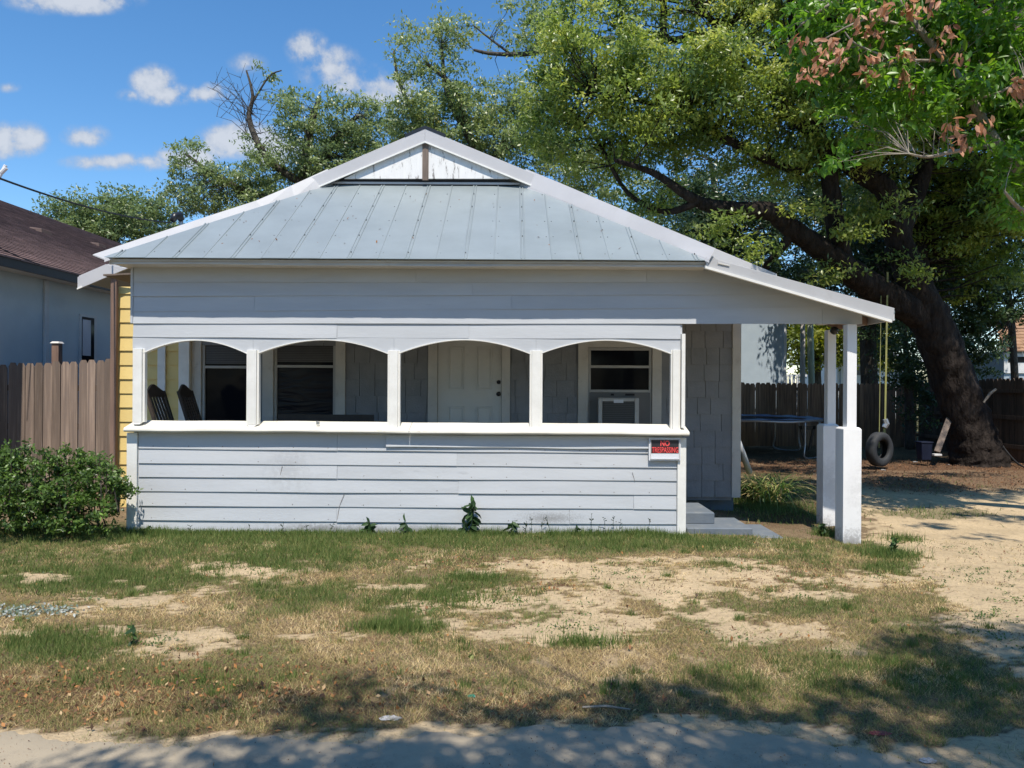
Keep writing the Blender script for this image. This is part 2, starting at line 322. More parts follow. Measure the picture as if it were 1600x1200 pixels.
M['leaf_oak'] = leaf_mat('camphor_leaf', [(0,(.06,.11,.036)), (.35,(.17,.235,.055)), (.7,(.30,.36,.075)), (1,(.50,.50,.14))], .46, rough=.36, spec=.55)
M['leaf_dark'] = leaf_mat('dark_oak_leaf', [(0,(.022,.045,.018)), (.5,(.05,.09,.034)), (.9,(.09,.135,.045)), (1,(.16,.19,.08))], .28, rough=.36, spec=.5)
M['leaf_mid'] = leaf_mat('mid_green_leaf', [(0,(.06,.10,.045)), (.5,(.17,.23,.085)), (.9,(.28,.33,.11)), (1,(.42,.38,.16))], .38, rough=.38, spec=.55)
M['leaf_near'] = leaf_mat('bright_green_leaf', [(0,(.06,.14,.02)), (.5,(.13,.26,.032)), (.9,(.21,.35,.045)), (1,(.30,.40,.07))], .48, rough=.36, spec=.5)
M['leaf_dead'] = leaf_mat('dead_brown_leaf', [(0,(.28,.12,.07)), (.5,(.50,.25,.15)), (1,(.68,.40,.25))], .35)
M['leaf_bush'] = leaf_mat('bush_leaf', [(0,(.035,.065,.018)), (.5,(.08,.14,.03)), (.85,(.15,.25,.05)), (1,(.28,.44,.10))], .35, rough=.4, spec=.45)
M['leaf_weed'] = leaf_mat('weed_leaf', [(0,(.018,.04,.016)), (.6,(.035,.075,.025)), (1,(.08,.15,.04))], .2)
M['leaf_yellow'] = leaf_mat('yellow_green_leaf', [(0,(.07,.10,.012)), (.5,(.16,.19,.02)), (1,(.34,.32,.03))], .4)
M['leaf_strap'] = leaf_mat('strap_leaf', [(0,(.05,.10,.02)), (.6,(.12,.20,.05)), (.85,(.30,.34,.12)), (1,(.45,.36,.18))], .3)
M['blade'] = leaf_mat('grass_blade', [(0,(.055,.10,.025)), (.30,(.12,.18,.045)), (.5,(.21,.24,.08)), (.66,(.36,.27,.12)), (.85,(.60,.45,.22)), (1,(.80,.64,.37))], .25, .6, 1.3, .2)
M['litter'] = leaf_mat('fallen_leaf', [(0,(.06,.035,.02)), (.4,(.14,.07,.035)), (.7,(.26,.12,.05)), (.9,(.42,.19,.06)), (1,(.50,.36,.20))], .1, .7)

# ------------------------------------------------------------------ ground, road
def proj(x, y):
    """where a spot of the ground appears in the photograph (to lay its patches out where they lie)"""
    dx = x*F/y; dy = CH*F/y; c, s = math.cos(ROLL), math.sin(ROLL)
    return 800+dx*c-dy*s, 600+dx*s+dy*c
def gz(x, y):
    b = (vnoise(x, y, .9, 3, 3)-.5)*.05+(vnoise(x, y, 6, 5, 3)-.5)*.018
    dip = -.07*np.clip((x-1.5)/2.2, 0, 1)*np.clip((y-6.5)/1.5, 0, 1)*np.clip((13-y)/3, 0, 1)
    nearroad = np.clip((y-3.25)/.6, 0, 1)
    return b*nearroad+dip
SAND = [(112,955,62,13),(200,938,78,17),(268,914,70,15),(350,893,62,10),(185,987,85,12),(300,1002,110,14),(240,1018,70,12),(60,905,60,7),(20,990,40,6),
        (830,888,150,13),(980,898,190,17),(880,932,170,20),(1010,925,150,20),(760,948,110,12),(900,978,140,20),(690,978,50,9),(790,990,90,9),(1170,985,50,16),(620,915,60,6),(1120,900,90,12),
        (1290,932,60,9),(1350,905,90,13),(1120,960,60,8),(480,995,60,8),(1240,985,60,9),(1030,875,120,6)]
def masks(x, y):
    px, py = proj(x, np.maximum(y, .5))
    n1 = vnoise(x, y, 1.6, 1, 5, .6); n2 = vnoise(x, y, 7, 2, 3)
    s = np.zeros_like(x)
    for (cx, cy, rx, ry) in SAND:
        d = np.sqrt(((px-cx)/rx)**2+((py-cy)/(ry*1.05))**2)
        s = np.maximum(s, np.clip(1.55-d, 0, 1.1))
    # drive on the right
    edge = np.interp(py, [700,745,790,840,870,910,960,1010,1060,1100,1200], [1290,1290,1345,1352,1415,1440,1470,1520,1590,1700,1900])
    dr = np.clip((px-edge)/50+.5, 0, 1.9)*(py > 735)
    back = np.clip((745-py)/20, 0, 1)*(px > 1150)
    s = np.maximum(s, dr)
    # sandy shoulder of the road
    sh = np.interp(px, [0,150,300,520,700,900,1050,1250,1350,1450,1600], [1132,1142,1146,1143,1130,1122,1118,1118,1145,1165,1130])
    s = np.maximum(s, np.clip((py-sh)/14+.5, 0, 1.3))
    n3 = vnoise(x, y*1.8, 20, 4, 3); s2 = s*.95+(n1-.5)*2.2+(n2-.5)*1.8+(n3-.5)*1.7
    sand = np.clip((s2-.52)/.16, 0, 1)
    sand = np.where((y < -3) | (np.abs(x) > 12.5), 0, sand); sand = np.where((s > .02), sand, np.clip((n1-.68)/.05, 0, .6)*np.clip((n2-.45)/.15, 0, 1))
    g = np.zeros_like(x)
    for (cx, cy, rx, ry, w) in [(600,843,700,18,.95),(400,870,330,26,.8),(150,905,190,26,.9),(120,880,200,22,.6),(80,1010,120,28,.9),(700,930,150,35,.8),(620,980,70,12,1),(500,925,200,25,.45),(1040,850,300,14,.9),
                                (1200,880,160,25,.45),(1400,880,60,25,.6),(860,1075,260,26,.35),(1350,1060,260,50,.55),(190,830,120,14,1.1),(230,1060,130,30,.35),(1190,940,160,30,.35),(910,1003,60,12,.8),(730,900,50,9,1),
                                (1200,770,70,35,1.3),(1250,800,60,12,.9),(1460,795,120,10,.7),(350,955,100,20,.4)]:
        d = np.sqrt(((px-cx)/rx)**2+((py-cy)/ry)**2); g = np.maximum(g, w*np.clip(1.4-d, 0, 1))
    g = np.clip(g*(.55+.9*vnoise(x, y*1.5, 7, 9, 3))+(vnoise(x, y, 2.2, 8, 4)-.5)*1.1+(vnoise(x, y*2, 11, 18, 2)-.5)*.5, 0, 1.2)
    g = np.where((y < -3) | (np.abs(x) > 12) | (y > 26), 1.1, g)
    lit = np.zeros_like(x)
    for (cx, cy, rx, ry, w) in [(250,1085,420,55,1),(0,1080,300,45,1),(1500,742,230,24,1.7),(1300,730,250,18,.9),(760,880,120,14,.6),(860,915,60,10,.5),(1230,800,80,20,.7),(1200,900,150,30,.35),(850,1100,300,25,.5)]:
        d = np.sqrt(((px-cx)/rx)**2+((py-cy)/ry)**2); lit = np.maximum(lit, w*np.clip(1.3-d, 0, 1))
    lit = np.clip(lit*(.5+vnoise(x, y, 5, 12, 4)), 0, 1)
    sand = np.where((y > 10.4) & (py < 775) & (px > 1300), sand*(1-.85*np.clip(lit*1.3, 0, 1)), sand)
    g = np.where(y > 9, np.maximum(g, 1.3*np.clip(1.2-np.sqrt(((px-1450)/130)**2+((py-793)/9)**2), 0, 1)*(n2 > .42)), g); sand = np.where((y > 9) & (g > .6), sand*.35, sand)
    return sand, g, lit, px, py
xs = np.concatenate([-np.geomspace(400, 9.2, 26), np.linspace(-9, 11, 480), np.geomspace(11.3, 400, 26)])
ys = np.concatenate([-np.geomspace(300, 1, 18), np.linspace(0, 3.0, 10)[:-1], np.linspace(3.0, 9.0, 230)[:-1], np.linspace(9, 21, 150)[:-1], np.geomspace(21, 1500, 30)])
GX, GY = np.meshgrid(xs, ys); nx_, ny_ = len(xs), len(ys)
GZ = gz(GX, np.clip(GY, 0.1, 1e9))*((np.abs(GX) < 30) & (GY > 3) & (GY < 40))
sd, gg, ll, _, _ = masks(GX, GY)
V = np.stack([GX.ravel(), GY.ravel(), GZ.ravel()], 1)
ii = np.arange(nx_*ny_).reshape(ny_, nx_)
FI = np.stack([ii[:-1,:-1].ravel(), ii[:-1,1:].ravel(), ii[1:,1:].ravel(), ii[1:,:-1].ravel()], 1)
def ground_mat():
    m = bpy.data.materials.new('sandy_lawn_soil'); m.use_nodes = True; t = m.node_tree; b = t.nodes['Principled BSDF']; b.inputs['Roughness'].default_value = .95; b.inputs['Specular IOR Level'].default_value = .1
    def A(n): return nd(t, 'ShaderNodeAttribute', attribute_name=n).outputs['Fac']
    co = nd(t, 'ShaderNodeTexCoord')
    def N(s, d=6, r=.6):
        n = nd(t, 'ShaderNodeTexNoise', inp={'Scale': s, 'Detail': d, 'Roughness': r}); t.links.new(co.outputs['Object'], n.inputs[0]); return n.outputs[0]
    def mixc(f, a, b_):
        x = nd(t, 'ShaderNodeMix', data_type='RGBA')
        for i, q in ((0, f), (6, a), (7, b_)):
            if isinstance(q, tuple): x.inputs[i].default_value = (*q, 1)
            elif isinstance(q, float): x.inputs[i].default_value = q
            else: t.links.new(q, x.inputs[i])
        return x.outputs[2]
    def rng(f, a, b_, lo=0., hi=1.):
        x = nd(t, 'ShaderNodeMapRange', inp={'From Min': a, 'From Max': b_, 'To Min': lo, 'To Max': hi}); t.links.new(f, x.inputs[0]); return x.outputs[0]
    sandc = mixc(rng(N(2.5), .35, .65), (.58,.445,.275), (.46,.355,.22))
    sandc = mixc(rng(N(30, 8, .75), .50, .66, 0, .65), sandc, (.25,.185,.125)); sandc = mixc(rng(N(6, 9, .8), .55, .68, 0, .75), sandc, (.20,.14,.105)); sandc = mixc(rng(N(70, 4, .6), .66, .72, 0, .8), sandc, (.09,.06,.04))
    thatch = mixc(rng(N(60, 8, .8), .40, .60), (.32,.235,.14), (.075,.052,.032)); thatch = mixc(rng(N(3.5, 8, .75), .5, .65, 0, .6), thatch, (.12,.085,.055)); thatch = mixc(rng(N(2.0, 9, .8), .52, .62, 0, .55), thatch, (.20,.115,.07)); thatch = mixc(rng(N(12, 9, .85), .54, .66, 0, .7), thatch, (.34,.26,.16))
    green = mixc(rng(N(50, 8, .8), .38, .62), (.085,.095,.04), (.12,.10,.058))
    c = mixc(rng(A('green'), .2, .9), thatch, green)
    litc = mixc(rng(N(45, 8, .8), .4, .6), (.16,.085,.045), (.07,.042,.028))
    c = mixc(rng(A('leafy'), .1, .8, 0, .85), c, litc)
    c = mixc(A('sand'), c, sandc)
    t.links.new(c, b.inputs['Base Color'])
    bp = nd(t, 'ShaderNodeBump', inp={'Strength': 1.0, 'Distance': .03}); t.links.new(N(18, 9, .7), bp.inputs['Height']); t.links.new(bp.outputs[0], b.inputs['Normal'])
    return m
M['ground'] = ground_mat()
g_ = fast_mesh('ground', V, FI, M['ground'], attr={'sand': ('POINT', sd.ravel()), 'green': ('POINT', gg.ravel()), 'leafy': ('POINT', ll.ravel())}, smooth=True)
g_['kind'] = 'structure'
# road: a thin sheet with an uneven, sand-covered edge
def road_mat():
    m = bpy.data.materials.new('sandy_asphalt'); m.use_nodes = True; t = m.node_tree; b = t.nodes['Principled BSDF']; b.inputs['Roughness'].default_value = .9; b.inputs['Specular IOR Level'].default_value = .2
    co = nd(t, 'ShaderNodeTexCoord'); at = nd(t, 'ShaderNodeAttribute', attribute_name='dust')
    def N(s, d=6, r=.6):
        n = nd(t, 'ShaderNodeTexNoise', inp={'Scale': s, 'Detail': d, 'Roughness': r}); t.links.new(co.outputs['Object'], n.inputs[0]); return n.outputs[0]
    def mr_(f, a, b_, lo=0., hi=1.):
        x = nd(t, 'ShaderNodeMapRange', inp={'From Min': a, 'From Max': b_, 'To Min': lo, 'To Max': hi}); t.links.new(f, x.inputs[0]); return x.outputs[0]
    a = nd(t, 'ShaderNodeMix', data_type='RGBA'); a.inputs[6].default_value = (.15,.125,.09,1); a.inputs[7].default_value = (.33,.295,.235,1); t.links.new(mr_(N(160, 3, .7), .35, .7), a.inputs[0])
    d = nd(t, 'ShaderNodeMix', data_type='RGBA'); d.inputs[7].default_value = (.37,.31,.225,1); t.links.new(a.outputs[2], d.inputs[6])
    t.links.new(mth(t, 'ADD', mth(t, 'MULTIPLY', at.outputs['Fac'], 1.0), mr_(N(4, 9, .8), .38, .66, -.3, .75), clamp=True), d.inputs[0])
    t.links.new(d.outputs[2], b.inputs['Base Color'])
    bp = nd(t, 'ShaderNodeBump', inp={'Strength': .6, 'Distance': .006}); t.links.new(N(130, 4, .7), bp.inputs['Height']); t.links.new(bp.outputs[0], b.inputs['Normal'])
    return m
M['road'] = road_mat()
rx = np.concatenate([-np.geomspace(400, 4.2, 14), np.linspace(-4, 5, 420), np.geomspace(5.2, 400, 14)])
epx = [0,150,300,520,700,900,1050,1250,1350,1450,1600]; epy = [1140,1152,1156,1150,1142,1132,1130,1150,1172,1192,1190]
ewx = [G(a, b_).x for a, b_ in zip(epx, epy)]; ewy = [G(a, b_).y for a, b_ in zip(epx, epy)]
ey = np.interp(rx, ewx, ewy)+(vnoise(rx, rx*0, 4, 21, 5, .7)-.5)*.22
rows = 14; RV = []; du = []
for k in range(rows+1):
    tt = k/rows; yv = ey*(1-tt**1.8)+(-2.6)*tt**1.8
    RV.append(np.stack([rx, yv, np.full_like(rx, .006)-(.02 if k == 0 else 0)+.012*min(1, tt*6)], 1)); du.append(np.clip(1.0-(ey-yv)/.75, 0, 1)*1.15)
RV = np.concatenate(RV); ii = np.arange(len(RV)).reshape(rows+1, len(rx))
FR = np.stack([ii[:-1,:-1].ravel(), ii[1:,:-1].ravel(), ii[1:,1:].ravel(), ii[:-1,1:].ravel()], 1)
rd = fast_mesh('road', RV, FR, M['road'], attr={'dust': ('POINT', np.concatenate(du))}, smooth=True); rd['kind'] = 'structure'

def ground_z(x, y):
    return float(gz(np.array([x], float), np.array([y], float))[0])
# ------------------------------------------------------------------ grass (stuff)
def blades(name, pts, h, w, tint, lean, mat_, kind=True):
    n = len(pts); a = RNG.uniform(0, 2*np.pi, n); b = RNG.uniform(0, 2*np.pi, n)
    s = np.stack([np.cos(a), np.sin(a), np.zeros(n)], 1)*w[:, None]*.5
    l = np.stack([np.cos(b)*lean, np.sin(b)*lean, np.sqrt(np.clip(1-lean**2, .02, 1))], 1)*h[:, None]
    V = np.stack([pts-s, pts+s, pts+l], 1).reshape(-1, 3); FI = np.arange(3*n).reshape(n, 3)
    o = fast_mesh(name, V, FI, mat_, attr={'tint': ('FACE', tint)})
    return o
def scatter(n, y0, y1, xr=.75):
    y = RNG.uniform(y0, y1, n); x = RNG.uniform(-1, 1, n)*(y*xr+.4); return x, y
xa, ya = scatter(760000, 3.25, 8.42); s_, g2, l2, px, py = masks(xa, ya)
tuft = vnoise(xa, ya, 9, 31, 3)
keep = RNG.random(len(xa)) < np.clip((1-s_)*(.42+1.0*(tuft-.25)+.25*g2), .014+.05*(vnoise(xa, ya, 3, 71, 3) > .58), .8)*np.clip(6.5/ya, .55, 1.3)
xa, ya, s_, g2, l2, tuft = [q[keep] for q in (xa, ya, s_, g2, l2, tuft)]
n = len(xa); isg = RNG.random(n) < np.clip((g2*.95+.10)*(.55+.7*vnoise(xa, ya, 4, 61, 3)), 0, .8)
pn = vnoise(xa, ya, 2.4, 77, 4); h = np.where(isg, RNG.uniform(.018, .055, n)*(.6+1.1*np.clip(g2, 0, 1))*(.6+.8*tuft), RNG.uniform(.014, .055, n))
lean = np.where(isg, RNG.uniform(.1, .8, n), RNG.uniform(.6, .99, n))
tint = np.where(isg, RNG.uniform(0.05, .58, n), np.clip(RNG.uniform(.50, .86, n)+(pn-.5)*.9, .5, 1.0))
tint = np.where((~isg) & (l2 > .4) & (RNG.random(n) < .5), RNG.uniform(.5, .7, n), tint)
pts = np.stack([xa, ya, gz(xa, ya)-.003], 1)
o = blades('grass', pts, h, RNG.uniform(.0025, .0055, n)*(ya/5.5), tint, lean, M['blade']); tag(o, 'patchy dry and green lawn grass in front of the porch', 'grass', kind='stuff')
NG = n
# taller green fringe along the porch wall, under the bush, round the posts
def fringe(n, cx, cy, sx, sy, h0, h1, tint0=0, tint1=.5):
    x = RNG.normal(cx, sx, n); y = RNG.normal(cy, sy, n); return x, y, RNG.uniform(h0, h1, n), RNG.uniform(tint0, tint1, n)
FX = []
x = RNG.uniform(-4.4, 2.0, 12000); y = 8.34-np.abs(RNG.normal(0, .12, 12000)); kk = vnoise(x, y, 3.0, 41, 3) > .42
FX.append((x[kk], y[kk], RNG.uniform(.03, .12, kk.sum())*(.4+vnoise(x[kk], y[kk], 2.5, 44, 2)), RNG.uniform(0, .45, kk.sum())))
for (a, b_, n_, sx_, sy_, h1) in [(1385,862,1500,.16,.14,.14),(1300,828,900,.13,.08,.16),(610,985,700,.17,.05,.11),(915,1003,550,.16,.05,.10),(740,905,500,.12,.05,.10),(1180,785,1500,.28,.25,.15),
                               (1240,790,900,.35,.3,.14),(110,995,700,.28,.10,.08),(330,890,300,.12,.05,.09),(700,935,900,.3,.1,.09),(1210,1055,0,.3,.1,.05),(1410,835,500,.12,.1,.12),(1000,838,900,.4,.05,.13),(120,835,1500,.6,.08,.13),(250,832,500,.15,.05,.12)]:
    q = G(a, b_); FX.append(fringe(n_, q.x, q.y, sx_, sy_, .03, h1))
tx, ty = scatter(1500, 4.0, 8.2); s_, g2, l2, px, py = masks(tx, ty); kk = (RNG.random(1500) < np.clip(g2*.7+.10, 0, .8)) & (s_ < .9); tx, ty, g2 = tx[kk], ty[kk], g2[kk]
cn = RNG.integers(12, 60, len(tx)); ix = np.repeat(np.arange(len(tx)), cn); m_ = len(ix); FX.append((tx[ix]+RNG.normal(0, .022, m_), ty[ix]+RNG.normal(0, .018, m_), RNG.uniform(.02, .065, m_)*RNG.uniform(.7, 1.5, len(tx))[ix], np.clip(RNG.uniform(0, .35, m_)+RNG.uniform(0, .35, len(tx))[ix], 0, 1)))
x, y, h, ti = [np.concatenate(c) for c in zip(*FX)]; kk = (y < 8.36) | (x > 2.0) | (x < -4.5); x, y, h, ti = x[kk], y[kk], h[kk], ti[kk]
o = blades('tall_grass', np.stack([x, y, gz(x, y)-.004], 1), h, RNG.uniform(.004, .009, len(x)), ti, RNG.uniform(.05, .6, len(x)), M['blade']); tag(o, 'taller green grass tufts along the porch wall and posts', 'grass', kind='stuff')
# back yard thin grass
xa, ya = scatter(50000, 9.2, 14); s_, g2, l2, px, py = masks(xa, ya); kk = (RNG.random(len(xa)) < np.clip(g2*.9*(1-s_), .01, 1)) & (xa > 2.2)
xa, ya, g2 = xa[kk], ya[kk], g2[kk]
o = blades('yard_grass', np.stack([xa, ya, gz(xa, ya)], 1), RNG.uniform(.03, .09, len(xa)), RNG.uniform(.006, .012, len(xa)), RNG.uniform(0, .6, len(xa)), RNG.uniform(.2, .8, len(xa)), M['blade']); tag(o, 'thin grass at the edge of the sandy drive beyond the posts', 'grass', kind='stuff')

# generic leaf clouds
def leaf_cloud(name, C, L, Wd, mat_, parent, tint, up=.5, out=None, droop=0.0, fold=.18, o0=None, shape=1):
    n = len(C); d = RNG.normal(size=(n, 3)); d[:, 2] -= droop
    d /= np.linalg.norm(d, axis=1)[:, None]
    nr = RNG.normal(size=(n, 3))*.72; nr += np.array(sv)*up*1.25
    if out is not None: nr += out*.5
    nr -= d*np.sum(nr*d, 1)[:, None]; nr /= np.linalg.norm(nr, axis=1)[:, None]+1e-9
    s = np.cross(nr, d)
    L = np.asarray(L)[:, None]; Wd = np.asarray(Wd)[:, None]
    mid = C+d*L*.45+nr*L*fold*.5
    if shape == 1:
        V = np.stack([C, C+d*L*.5+s*Wd*.5, C+d*L-nr*L*.08, C+d*L*.5-s*Wd*.5], 1)
        base = np.arange(n)[:, None]*4; FI = np.concatenate([base+np.array([[0,1,2]]), base+np.array([[0,2,3]])], 1).reshape(-1, 3)
        ft = np.repeat(tint, 2)
    else:
        V = np.stack([C, C+d*L*.3+s*Wd*.42+nr*L*.05, C+d*L*.68+s*Wd*.4+nr*L*.02, C+d*L-nr*L*.14, C+d*L*.68-s*Wd*.4+nr*L*.02, C+d*L*.3-s*Wd*.42+nr*L*.05, C+d*L*.5-nr*L*.03], 1)
        base = np.arange(n)[:, None]*7; FI = np.concatenate([base+np.array([[a, b_, 6]]) for a, b_ in ((0,1),(1,2),(2,3),(3,4),(4,5),(5,0))], 1).reshape(-1, 3)
        ft = np.repeat(tint, 6)
    return fast_mesh(name, V.reshape(-1, 3), FI, mat_, parent, attr={'tint': ('FACE', ft)}, o0=o0)

# fallen leaves and ground litter
def litter(name, n, sel, L0, L1, y0, y1, label, t0=0., t1=1.):
    x, y = scatter(n, y0, y1); s_, g2, l2, px, py = masks(x, y); kk = RNG.random(n) < sel(s_, g2, l2, x, y)
    x, y = x[kk], y[kk]; m = len(x); C = np.stack([x, y, gz(x, y)+RNG.uniform(.002, .014, m)], 1)
    d = RNG.normal(size=(m, 3)); d[:, 2] *= .2
    o = leaf_cloud(name, C, RNG.uniform(L0, L1, m), RNG.uniform(L0, L1, m)*.55, M['litter'], None, RNG.uniform(t0, t1, m), up=2.0)
    tag(o, label, 'fallen leaves', kind='stuff'); return o
litter('fallen_leaves', 60000, lambda s, g, l, x, y: np.clip(l*.55+.02, 0, 1)*(1-.6*s), .012, .042, 3.2, 8.3, 'brown and orange fallen leaves lying over the lower lawn')
litter('bark_litter', 60000, lambda s, g, l, x, y: np.clip(l*.9, 0, 1)*(x > 3.2), .02, .055, 10.5, 17.5, 'reddish bark and leaf litter under the big tree', 0, .62)

# ------------------------------------------------------------------ trees
def spline(pts, k=6):
    pts = [Vector(p) for p in pts]; out = []
    for i in range(len(pts)-1):
        p0 = pts[max(i-1, 0)]; p1 = pts[i]; p2 = pts[i+1]; p3 = pts[min(i+2, len(pts)-1)]
        for j in range(k):
            t = j/k; out.append(.5*((2*p1)+(p2-p0)*t+(2*p0-5*p1+4*p2-p3)*t*t+(3*p1-p0-3*p2+p3)*t**3))
    out.append(pts[-1]); return out
def limb(mb, spec, n=10, k=6, jit=.12):
    """spec: (px, py, Y, radius)"""
    pts = [P(a, b_, c) for a, b_, c, r in spec]; path = spline(pts, k if n < 18 else k*3); rr = np.interp(np.linspace(0, len(spec)-1, len(path)), range(len(spec)), [r for *_, r in spec])
    mb.tube(path, list(rr), n, True, jit); return list(zip(path, rr))
def blob_pts(blobs, dens):
    out = []
    for b_ in blobs:
        px_, py_, Y, rx_, ry_, dz = b_[:6]; w = b_[6] if len(b_) > 6 else 1.0
        c = P(px_, py_, Y); rx_ = rx_*Y/F; rz = ry_*Y/F
        n_ = max(3, int(dens*w*rx_*rz*dz*4.19)); u_ = RNG.normal(size=(n_, 3)); u_ /= np.linalg.norm(u_, axis=1)[:, None]
        r = RNG.random(n_)**.42
        out.append(np.array(c)+u_*r[:, None]*np.array([rx_, dz, rz]))
    return np.concatenate(out)
def foliage(clumps, per, cr, flat=.6):
    n_ = len(clumps); cnt = np.maximum(3, RNG.poisson(per, n_)); idx = np.repeat(np.arange(n_), cnt); m = len(idx)
    u_ = RNG.normal(size=(m, 3)); u_ /= np.linalg.norm(u_, axis=1)[:, None]; r = RNG.random(m)**.5
    rad = (cr*RNG.uniform(.55, 1.35, n_))[idx]; sp_ = RNG.normal(size=(n_, 3)); sp_[:, 2] = sp_[:, 2]*.35-.25; sp_ /= np.linalg.norm(sp_, axis=1)[:, None]; sp_ = sp_[idx]; off = u_*(r*rad)[:, None]*np.array([1, 1, flat])*.72; al = np.sum(off*sp_, 1); off = off+sp_*al[:, None]*1.3
    base = RNG.uniform(0, 1, n_)[idx]
    return clumps[idx]+off, off/(rad[:, None]+1e-6), base
def twigs(mb, clumps, anchors, r0=.02, n=4, frac=1.0, maxd=3.0):
    A = np.array([tuple(p) for p, r in anchors]); AR = np.array([r for p, r in anchors])
    for c in clumps:
        if random.random() > frac: continue
        d = np.linalg.norm(A-c, axis=1)+.6*np.maximum(0, A[:, 2]-c[2]); k = int(np.argmin(d))
        if d[k] > maxd: continue
        a = Vector(A[k]); b_ = Vector(c); L = (b_-a).length
        if L < .15: continue
        m1 = a.lerp(b_, .35)+Vector((random.uniform(-1,1), random.uniform(-1,1), random.uniform(-.3,1)))*L*.10
        m2 = a.lerp(b_, .72)+Vector((random.uniform(-1,1), random.uniform(-1,1), random.uniform(-.3,1)))*L*.10
        r1 = min(AR[k]*.6, r0*(.6+L*.6)); mb.tube([a, m1, m2, b_], [r1, r1*.7, r1*.4, r1*.15], n, False)
def make_tree(name, label, cat, base, limbs, blobs, dens, per, cr, L, wl_, lm, bm, tint=(0,1), group=None, droop=0., up=.6, twigr=.009, shape=1, nlimb=10, hub=None, gap=.0, flat=.6, maxd=3.0, tb=.55, dm=2.4, pm=1.9):
    t = thing(name, label, cat, base, group); mb = MB(); anc = [];
    trunk = MB(); a0 = limb(trunk, limbs[0], nlimb+2, 6, .10); trunk.build('trunk', bm, t, smooth=True); anc += a0[len(a0)//3::(1 if nlimb < 18 else 3)]
    for s_ in limbs[1:]: anc += limb(mb, s_, nlimb)[::(1 if nlimb < 18 else 3)]
    cl = blob_pts(blobs, dens*dm)
    if gap > 0:
        nn_ = vnoise(cl[:, 0]+cl[:, 1]*.5, cl[:, 2], .9, 51, 2); cl = cl[nn_ > gap]
    twigs(mb, cl, anc, twigr, maxd=maxd)
    mb.build('branches', bm, t, smooth=True)
    C, out, bs = foliage(cl, per*pm, cr, flat); m = len(C)
    ti = np.clip(tint[0]+(tint[1]-tint[0])*(bs*tb+RNG.random(m)*(1-tb)), 0, 1)
    leaf_cloud('crown', C, RNG.uniform(.65, 1.25, m)*L, RNG.uniform(.65, 1.25, m)*L*wl_, lm, t, ti, up=up, out=out, droop=droop, shape=shape)
    return t, m
NL = {}
# big leaning tree behind the drive
OB = G(1515, 722)
oak_limbs = [[(1530,738,16,.66),(1527,712,16,.54),(1510,655,16,.45),(1478,560,15.9,.42),(1448,490,15.8,.40),(1422,430,15.7,.31),(1400,360,15.6,.24),(1385,300,15.4,.21),(1340,265,15.3,.21),(1290,225,15.2,.18),(1220,160,15,.12),(1150,90,14.8,.06)],
    [(1446,500,15.8,0.2992),(1385,462,15.5,0.2904),(1335,430,15.2,0.2640),(1290,395,15,0.2288),(1240,360,14.8,0.1936),(1205,332,14.7,0.1760),(1160,328,14.5,0.1584),(1110,322,14.4,0.1320),(1075,306,14.3,0.0968),(1020,270,14.2,0.0616),(960,250,14,0.0352)],
    [(1320,420,15.2,0.2200),(1308,370,15.2,0.1848),(1300,310,15.1,0.1760),(1290,240,15,0.1496),(1265,170,15,0.1056),(1240,80,15,0.0616)],
    [(1240,362,14.8,0.1056),(1215,395,14.9,0.0880),(1195,420,15.2,0.0616),(1190,450,15.4,0.0352)],
    [(1400,400,15.7,0.2464),(1412,350,15.8,0.2112),(1440,280,16,0.1760),(1455,220,16.2,0.1496),(1500,140,16.6,0.1056),(1560,60,17,0.0616)],
    [(1490,660,16.4,0.2992),(1500,600,16.5,0.2376),(1480,540,16.6,0.1936),(1455,470,16.8,0.1584),(1440,380,17,0.1232),(1480,300,17.3,0.0792)],
    [(1250,270,15,0.0880),(1180,240,14.8,0.0880),(1100,200,14.5,0.0704),(1010,160,14.4,0.0440),(930,150,14.4,0.0264)],
    [(1275,180,15,0.0880),(1200,110,15.5,0.0880),(1120,40,16,0.0704),(1050,-40,16.5,0.0440)],
    [(1090,316,14.3,0.0792),(1040,330,14.8,0.0616),(980,300,15,0.0440),(930,215,15.4,0.0352),(880,160,15.8,0.0264)],
    [(1150,90,14.9,0.0880),(1085,60,17,0.0880),(1040,60,17.5,0.0880),(1036,0,17.8,0.0792),(1020,-60,18,0.0528)]]
